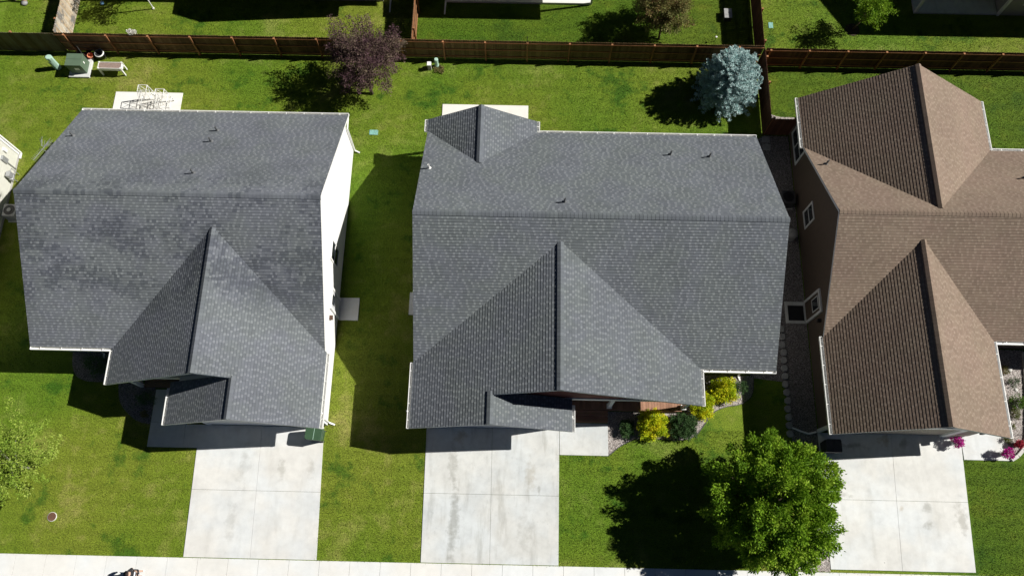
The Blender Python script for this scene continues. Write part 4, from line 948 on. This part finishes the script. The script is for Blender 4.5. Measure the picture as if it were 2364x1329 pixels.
t = thing('planter', 'raised white planter box on legs beside the transformer', 'planter', (-24.45, 27.05, 0))
for x, y in ((-.66, -.2), (.66, -.2), (-.66, .2), (.66, .2)):
    mb = MB(); mb.box(x - .04, y - .04, 0, x + .04, y + .04, .76); mb.build('leg', WHITE, t)
mb = MB(); mb.box(-.62, -.22, .5, .62, -.195, .74); mb.box(-.62, .195, .5, .62, .22, .74); mb.box(-.7, -.195, .5, -.675, .195, .74); mb.box(.675, -.195, .5, .7, .195, .74); mb.box(-.66, -.19, .5, .66, .19, .52); mb.build('trough', WHITE, t)
mb = MB(); mb.box(-.655, -.19, .53, .655, .19, .71); mb.build('soil', SOIL, t)

def pot(name, label, x, y, r, h, mat, rimmat=None, cat='pot', soil=None, z=0):
    t = thing(name, label, cat, (x, y, z)); mb = MB()
    mb.lathe([(0, .005), (r * .72, .005), (r * .92, h * .85), (r, h * .85), (r, h), (r * .88, h), (r * .82, h * .6), (0, h * (.55 if soil else .12))], n=22); mb.build('body', mat, t, True)
    mb = MB(); mb.lathe([(r * 1.03, h * .86), (r * 1.03, h), (r * .9, h + .004)], n=22); mb.build('rim', rimmat or mat, t, True)
    return t
pot('flower_pot', 'terracotta pot on the ground behind the transformer', -26.02, 28.02, .19, .3, TERRA)
pot('flower_pot', 'small brown pot leftmost behind the transformer', -26.78, 28.25, .14, .2, POTBR, W_GREY)
pot('flower_pot', 'brown pot touching the terracotta pot behind the transformer', -26.34, 28.2, .14, .2, POTBR)
pot('flower_pot', 'dark pot against the fence behind the terracotta pot', -26.2, 28.33, .12, .2, BLACK)
pot('bucket', 'white tub with dark inside right of the terracotta pot', -25.42, 28.08, .27, .46, BLACK, PVC, 'bucket')
t = thing('metal_frame', 'black folding metal frame leaning on the fence behind the pots', 'metal frame', (0, 0, 0)); mb = MB()
for a, b in (((-26.62, 28.3, .9), (-25.25, 28.32, .9)), ((-26.62, 28.3, .9), (-25.5, 28.2, .35)), ((-26.62, 28.3, .9), (-26.45, 28.0, .02)), ((-25.25, 28.32, .9), (-25.15, 28.0, .02)), ((-26.45, 28.0, .02), (-25.15, 28.0, .02))): mb.tube(a, b, .014, .014, 6)
mb.build('bars', DARKGREY, t)
# blossom sprig over the fence
shrub('climbing_flower', 'white blossom spilling over the top of the long fence', -22.9, 28.58, 1.86, (.24, .14, .12), L_WHT, 26, 30, .07, .06, 'flowers')
# wire racks on the patio
def rack(label, x, y, tw, bw, h, lean):
    t = thing('wire_rack', label, 'wire rack', (x, y, .05)); g = (.016)
    tops = [(-tw / 2 + lean[0], -.2 + lean[1], h), (tw / 2 + lean[0], -.2 + lean[1], h), (tw / 2 + lean[0], .22 + lean[1], h), (-tw / 2 + lean[0], .22 + lean[1], h)]
    bots = [(-bw / 2, -.42, 0), (bw / 2, -.42, 0), (bw / 2, .42, 0), (-bw / 2, .42, 0)]
    mb = MB()
    for i in range(4):
        j = (i + 1) % 4; mb.tube(tops[i], tops[j], g, g, 6)
    for z in (.3, .62):
        q = [tuple(a + (b - a) * z for a, b in zip(bots[i], tops[i])) for i in range(4)]
        for i in range(4): mb.tube(q[i], q[(i + 1) % 4], g, g, 6)
    mb.build('ring', WHITE, t)
    for i in range(4): mb = MB(); mb.tube(bots[i], tops[i], .018, .018, 6); mb.build('leg', WHITE, t)
    mb = MB()
    for i, j in ((0, 1), (1, 2), (2, 3), (3, 0)):
        mb.tube(bots[i], tops[j], .012, .012, 6); mb.tube(bots[j], tops[i], .012, .012, 6)
    mb.build('brace', WHITE, t); return t
rack('white wire rack with crossed braces, left one on the patio slab', -21.9, 24.85, .5, .95, 1.45, (0.05, .2))
rack('white wire rack with crossed braces, right one on the patio slab', -20.98, 24.75, .5, .85, 1.3, (.08, .15))
# valve lids, manhole, solar light, poles
def lid(label, x, y, a, b, rz=0):
    mb = MB(); mb.box(-a / 2, -b / 2, -.02, a / 2, b / 2, .03); mb.box(-.06, -.02, .03, .06, .02, .036); o = mb.build('valve_lid', TEAL, bevel=.02); o.location = (x, y, 0); o.rotation_euler = (0, 0, rz); tag(o, label, 'valve box lid')
lid('teal valve box lid in the lawn between the two slate houses', -8.6, 23.32, .5, .32); lid('teal valve box lid in the lawn at the top right', 15.22, 31.25, .27, .42); lid('pale teal valve box lid in shade at the left edge', -28.1, 10.75, .5, .32)
t = thing('manhole_cover', 'round brown grey cover set in the front lawn at the lower left', 'manhole cover', (-23.0, 1.38, 0))
mb = MB(); mb.lathe([(.225, -.02), (.225, .05), (.2, .055)], n=28); mb.build('ring', PVC, t); mb = MB(); mb.lathe([(.21, .05), (.205, .062), (.03, .062), (.025, .07), (0, .07)], n=28); mb.build('cover', RUST, t)
t = thing('garden_light', 'small white topped stake light behind the long fence near the spruce', 'garden light', (11.7, 30.0, 0)); mb = MB(); mb.tube((0, 0, 0), (.0, 0, .42), .012); mb.build('stake', BLACK, t); mb = MB(); mb.lathe([(0, .42), (.05, .44), (.06, .5), (0, .53)], n=14); mb.build('lamp', PVC, t)
t = thing('pole', 'thin black rod standing at the long fence', 'rod', (.28, 28.36, 0)); mb = MB(); mb.tube((0, 0, 0), (0, 0, 2.35), .016); mb.build('rod', BLACK, t); mb = MB(); mb.tube((0, 0, 2.35), (0, 0, 2.39), .03); mb.build('cap', BLACK, t)
t = thing('pole', 'white post standing in the back yard at the top left', 'post', (-22.9, 31.65, 0)); mb = MB(); mb.tube((0, 0, 0), (0, 0, 2.6), .035); mb.build('post', PVC, t); mb = MB(); mb.tube((0, 0, 0), (0, 0, .08), .07); mb.build('base', PVC, t)
t = thing('cooler_box', 'bluish lidded box in fence shade above the blue spruce', 'box', (12.55, 31.8, 0)); mb = MB(); mb.box(-.22, -.32, 0, .22, .32, .35); mb.build('body', DARKGREY, t, bevel=.02); mb = MB(); mb.box(-.24, -.34, .35, .24, .34, .4); mb.build('lid', STONE, t, bevel=.01)
t = thing('play_frame', 'orange wooden frame corner at the top left edge', 'wooden frame', (-31.0, 32.2, 0))
mb = MB(); mb.bar((-.6, -.1, .4), (.2, -.25, .1), .1, .1); mb.build('beam', FENCE_W, t); mb = MB(); mb.bar((-.6, -.1, 0), (-.6, -.1, 1.2), .1, .1); mb.build('post', FENCE_W, t)
mb = MB(); mb.lathe([(0, .16), (.16, .14), (.2, .02), (.0, 0)], (0, 0, 0), 12); o = mb.build('landscape_rock', STONE, None, True); o.location = (-30.95, 31.85, 0); tag(o, 'pale rock at the foot of the orange wooden frame', 'rock')
t = thing('ball', 'blue ball in the tree shadow at the top left', 'ball', (-26.1, 31.9, .12)); mb = MB(); mb.lathe([(.12 * math.sin(a), -.12 * math.cos(a)) for a in np.linspace(.001, math.pi - .001, 12)], n=18); mb.build('shell', plain('ball_blue', (.12, .25, .4), .4), t, True); mb = MB(); mb.tube((0, 0, .118), (0, 0, .122), .02); mb.build('valve', PVC, t)

# bins
def bin_(label, x, y, wx, wy, h, mat, rz=0, line=None):
    t = thing('trash_bin', label, 'trash bin', (x, y, .036), rz); mb = MB(); a, b = wx / 2, wy / 2
    mb.v = [(-a * .78, -b * .78, .06), (a * .78, -b * .78, .06), (a * .78, b * .78, .06), (-a * .78, b * .78, .06), (-a * .96, -b * .96, h), (a * .96, -b * .96, h), (a * .96, b * .96, h), (-a * .96, b * .96, h)]
    mb.f = [(0, 3, 2, 1), (0, 1, 5, 4), (1, 2, 6, 5), (2, 3, 7, 6), (3, 0, 4, 7)]; mb.t = [(.5, .5)] * 5; mb.build('body', mat, t, bevel=.02)
    mb = MB(); mb.prism([(-a, -b + .08), (-a + .1, -b), (a, -b), (a, b), (-a + .1, b), (-a, b - .08)], h, h + .05); ld = mb.build('lid', mat, t, bevel=.015)
    mb = MB(); mb.box(a * .02, -b * .95, h + .05, a * .06, b * .95, h + .062); mb.build('rib', line or mat, ld)
    mb = MB(); mb.tube((a + .03, -b * .8, h - .02), (a + .03, b * .8, h - .02), .018); mb.build('handle', mat, t)
    for s in (-1, 1): mb = MB(); mb.tube((a * .7, s * b * .78 - .02, .1), (a * .7, s * b * .78 + .02, .1), .1, .1, 14); mb.build('wheel', BLACK, t)
bin_('green lidded trash bin beside the garage of the left house', -10.1, 5.65, .86, .68, 1.02, BIN_G, R(-4), UTILM)
bin_('black trash bin in shade beside the big green tree', 15.97, 5.6, .78, .66, 1.02, BIN_K, R(0))
# AC units and such
def ac(label, x, y, s, h, shell, grille):
    t = thing('air_conditioner', label, 'air conditioner', (x, y, 0)); mb = MB(); mb.box(-s / 2, -s / 2, .05, s / 2, s / 2, h); mb.build('body', shell, t, bevel=.03)
    mb = MB(); mb.lathe([(s * .42, h + .012), (s * .4, h + .02), (s * .4, h + .004), (0, h + .004)], n=26); mb.lathe([(0, h + .03), (s * .16, h + .025), (s * .17, h + .005)], n=20); mb.build('fan_guard', grille, t)
    mb = MB(); mb.box(-s / 2 - .05, -s / 2 - .05, 0, s / 2 + .05, s / 2 + .05, .05); mb.build('pad', CONC, t); return t
a1 = ac('pale air conditioner with round fan at the left edge of the left house', -28.3, 17.6, .72, .8, STONE, BLACK)
mb = MB(); mb.lathe([(0, .85), (.1, .845), (.12, .83)], n=16); mb.build('fan_hub', STONE, a1)
ac('dark air conditioner on the gravel by the brown house wall', 15.02, 19.35, .75, .8, DARKGREY, BLACK)
t = thing('water_tank', 'grey domed tub on the gravel between slate and brown houses', 'tub', (15.15, 17.25, 0)); mb = MB(); mb.lathe([(.3, 0), (.31, .45), (.28, .55)], n=24); mb.build('body', STONE, t, True); mb = MB(); mb.lathe([(.29, .55), (.22, .63), (.1, .67), (0, .68)], n=24); mb.build('lid', STONE, t, True)
mb = MB(); mb.box(-.42, -.42, 0, .42, .42, .02); o = mb.build('door_mat', BLACK); o.location = (15.08, 12.8, .062); tag(o, 'black mat on the side step of the brown house', 'door mat')
# edging stones between lawn and gravel strip, street end first
ords = ['first', 'second', 'third', 'fourth', 'fifth', 'sixth', 'seventh', 'eighth', 'ninth', 'tenth', 'eleventh', 'twelfth', 'thirteenth', 'fourteenth']
for i in range(14):
    mb = MB(); n = 7; q = []
    for k in range(n):
        an = 2 * math.pi * k / n; q.append(((.19 + random.uniform(-.02, .03)) * math.cos(an), (.2 + random.uniform(-.02, .03)) * math.sin(an)))
    q = [(max(-.17, min(.17, a)), max(-.19, min(.19, b))) for a, b in q]
    mb.prism(q, 0, .1 + random.uniform(0, .03)); o = mb.build('edging_stone', STONE, bevel=.02); o.location = (14.2 + random.uniform(-.03, .03), 6.3 + .43 * i, 0)
    tag(o, ords[i] + ' grey stone from the street end of the row edging the side gravel', 'edging stone', 'stones edging the gravel strip')
for i, y in enumerate((23.35, 22.85)):
    mb = MB(); mb.prism([(-.24, -.2), (.2, -.22), (.25, .15), (.05, .22), (-.22, .18)], 0, .05); o = mb.build('stepping_stone', STONE, bevel=.015); o.location = (14.3, y, .012)
    tag(o, ('stepping stone next to the cross fence in the side gravel', 'stepping stone second from the cross fence in the side gravel')[i], 'stepping stone', 'stepping stones by the cross fence')
for i, (x, y, s, lb) in enumerate(((26.1, 9.95, .16, 'large pale rock in the shaded end of the cactus bed'), (25.3, 10.1, .09, 'small pale rock near the wall in the shaded cactus bed'), (26.25, 8.85, .11, 'pale rock above the light green shrub'), (25.66, 7.2, .08, 'small rock above the spiny plant'))):
    mb = MB(); mb.lathe([(0, s * .7), (s * .6, s * .62), (s, s * .2), (s * .9, 0)], n=9); o = mb.build('landscape_rock', BLOCK, None, True); o.location = (x, y, .01); tag(o, lb, 'rock')
# flower pots by the brown house
def flowers(label, x, y, h, r, lm, mat, pr=.15):
    t = thing('flower_pot', label, 'flower pot', (x, y, .036)); mb = MB()
    mb.lathe([(0, .005), (pr * .75, .005), (pr, h), (pr * .88, h), (pr * .8, h * .85), (0, h * .85)], n=20); mb.build('pot', mat, t, True)
    ctr, V, T = crown((0, 0, h + r * .55), (r, r, r * .75), 40, 26, .08, .06, -.3, .4, .8, .8); quads('flowers', V, T, lm, t)
    V2, T2 = leaves(RNG.normal(0, r * .4, (160, 3)) * np.array([1, 1, .5]) + np.array([0, 0, h + r * .3]), sphere_dirs(160, 0), .07); quads('foliage', V2, T2, L_DKG, t)
flowers('magenta flowers in a pot on the driveway by the garage of the brown house', 22.5, 6.02, .35, .28, L_MAG, WHITE)
flowers('magenta flowers in a pot at the corner of the cactus bed', 24.92, 5.5, .35, .29, L_MAG, WHITE)
flowers('red flowers in a red pot inside the block edging', 25.72, 5.98, .26, .15, L_RED, plain('red_pot', (.3, .03, .04), .5), .16)
# garden hook poles on the edging
for i, (y, lb) in enumerate(((7.35, 'thin dark stake at the cactus bed edging, farther from the street'), (6.55, 'thin dark stake at the cactus bed edging, nearer the street'))):
    mb = MB(); mb.tube((0, 0, 0), (0, 0, .75), .012, .012, 6); mb.tube((0, 0, .75), (.16, 0, .8), .01, .01, 6); o = mb.build('garden_stake', BLACK); o.location = (26.35, y, 0); tag(o, lb, 'garden stake')
# TV antenna on the left gable
t = thing('antenna', 'grey toothed television antenna beside the left gable end', 'antenna', (-24.15, 19.1, 0)); t.location = (-24.2, 19.0, 0); t.scale = (.8, .8, 1)
mb = MB(); mb.tube((.12, .05, 4.9), (-.05, .0, 5.35), .02); mb.bar((.25, .1, 4.95), (-.05, 0, 4.95), .04); mb.build('mast', GALV, t)
mb = MB(); mb.tube((.3, .55, 5.35), (-.4, -.75, 5.35), .014)
for i in range(9):
    f = i / 8; c = Vector((.0, .0, 5.35)) + Vector((-.4, -.75, 0)) * f; l = .2; mb.tube(c + Vector((-l * .88, l * .47, 0)), c + Vector((l * .88, -l * .47, 0)), .008, .008, 5)
mb.build('boom', GALV, t)
mb = MB()
for s in (-1, 1):
    for k in range(4): mb.tube((0, .15, 5.35 + s * .05 * k), (-.35 + .12 * k, .75, 5.35 + s * .08 * k), .007, .007, 5); mb.tube((.05, .2, 5.35), (.45, .3 + .15 * k, 5.35 + s * .1), .008, .008, 5)
mb.build('reflector', GALV, t)

# ================================================================ the person on the sidewalk, facing left (-X)
def skin_mesh(name, verts, edges, radii, mat, parent, sub=2):
    me = bpy.data.meshes.new(name); me.from_pydata(verts, edges, []); o = bpy.data.objects.new(name, me); C.objects.link(o); o.parent = parent
    me.materials.append(mat)
    mo = o.modifiers.new('skin', 'SKIN'); mo.use_smooth_shade = True
    sv = me.skin_vertices[0].data
    for i, r in enumerate(radii): sv[i].radius = (r, r) if isinstance(r, (int, float)) else r
    sv[0].use_root = True
    s = o.modifiers.new('sub', 'SUBSURF'); s.levels = sub; s.render_levels = sub
    return o
pr = thing('person', 'person in black shirt and dark shorts holding a controller on the sidewalk', 'person', (-18.02, -1.18, .03), R(180))
# local: +X is forward (after the 180 degree turn forward is -X in the world), Y is the person's left/right, Z up
v = [(0, 0, .93), (.0, 0, 1.1), (.01, 0, 1.3), (.0, 0, 1.46), (.02, 0, 1.54), (.05, 0, 1.64), (.04, 0, 1.72)]; e = [(0, 1), (1, 2), (2, 3), (3, 4), (4, 5), (5, 6)]
r = [(.14, .12), (.13, .11), (.15, .12), (.08, .08), (.05, .05), (.08, .095), (.06, .075)]
for s in (-1, 1):
    b = len(v); v += [(0, .1 * s, .86), (.02, .11 * s, .5), (-.02, .12 * s, .1), (.04, .12 * s, .05), (.13, .13 * s, .04)]
    e += [(0, b), (b, b + 1), (b + 1, b + 2), (b + 2, b + 3), (b + 3, b + 4)]; r += [.085, .055, .035, .038, .03]
    b = len(v); v += [(0, .19 * s, 1.42), (.03, .25 * s, 1.14), (.26, .14 * s, 1.08), (.32, .1 * s, 1.09)]
    e += [(3, b), (b, b + 1), (b + 1, b + 2), (b + 2, b + 3)]; r += [.055, .043, .028, .03]
    h = b + 3
    for k, (dy, ln, dz) in enumerate(((-.03, .07, .0), (-.012, .08, .008), (.008, .075, .008), (.026, .06, 0))):
        c = len(v); v += [(.36, .1 * s + dy, 1.09 + dz), (.36 + ln * .55, .1 * s + dy * 1.1 - .012 * s, 1.085 + dz)]; e += [(h, c), (c, c + 1)]; r += [.0095, .008]
    c = len(v); v += [(.325, .07 * s, 1.11), (.36, .045 * s, 1.125)]; e += [(h, c), (c, c + 1)]; r += [.011, .009]
skin_mesh('body', v, e, r, SKIN, pr)
sv_ = [(0, 0, .9), (.0, 0, 1.1), (.01, 0, 1.3), (.0, 0, 1.44), (0, .19, 1.425), (.025, .235, 1.22), (0, -.19, 1.425), (.025, -.235, 1.22)]
skin_mesh('shirt', sv_, [(0, 1), (1, 2), (2, 3), (3, 4), (4, 5), (3, 6), (6, 7)], [(.165, .14), (.155, .135), (.18, .15), (.11, .1), .078, .07, .078, .07], SHIRT, pr)
skin_mesh('shorts', [(0, 0, .93), (0, .1, .82), (.015, .115, .55), (0, -.1, .82), (.015, -.115, .55)], [(0, 1), (1, 2), (0, 3), (3, 4)], [.15, .11, .085, .11, .085], SHORTS, pr)
for s in (-1, 1): skin_mesh('shoe', [(-.06, .12 * s, .04), (.03, .125 * s, .045), (.14, .13 * s, .035)], [(0, 1), (1, 2)], [.042, .045, .035], SHOE, pr)
skin_mesh('hair', [(-.02, 0, 1.66), (.0, 0, 1.74), (.05, 0, 1.775)], [(0, 1), (1, 2)], [.082, .09, .07], HAIR, pr)
mb = MB(); mb.box(-.165, -.1, 1.22, -.158, .1, 1.34); mb.build('shirt_print', LOGO, pr)
for yy in (-.035, .035): mb = MB(); mb.lathe([(0, .012), (.012, 0), (0, -.012)], (.13, yy, 1.66), 8); mb.build('eye', BLACK, pr)
mb = MB(); mb.v = [(.13, -.015, 1.62), (.13, .015, 1.62), (.155, 0, 1.615), (.135, 0, 1.66)]; mb.f = [(0, 1, 2), (0, 2, 3), (1, 3, 2)]; mb.t = [(.5, .5)] * 3; mb.build('nose', SKIN, pr)
mb = MB(); mb.box(.122, -.025, 1.588, .133, .025, 1.596); mb.build('mouth', RUST, pr)
rc = thing('controller', 'black handheld controller gripped by the person on the sidewalk', 'controller', (-18.42, -1.18, 1.12), R(180))
mb = MB(); mb.box(-.04, -.09, -.015, .05, .09, .015); mb.build('body', BLACK, rc, bevel=.01); mb = MB(); mb.box(-.03, -.06, .015, .04, .06, .02); mb.build('screen', GLASS, rc)
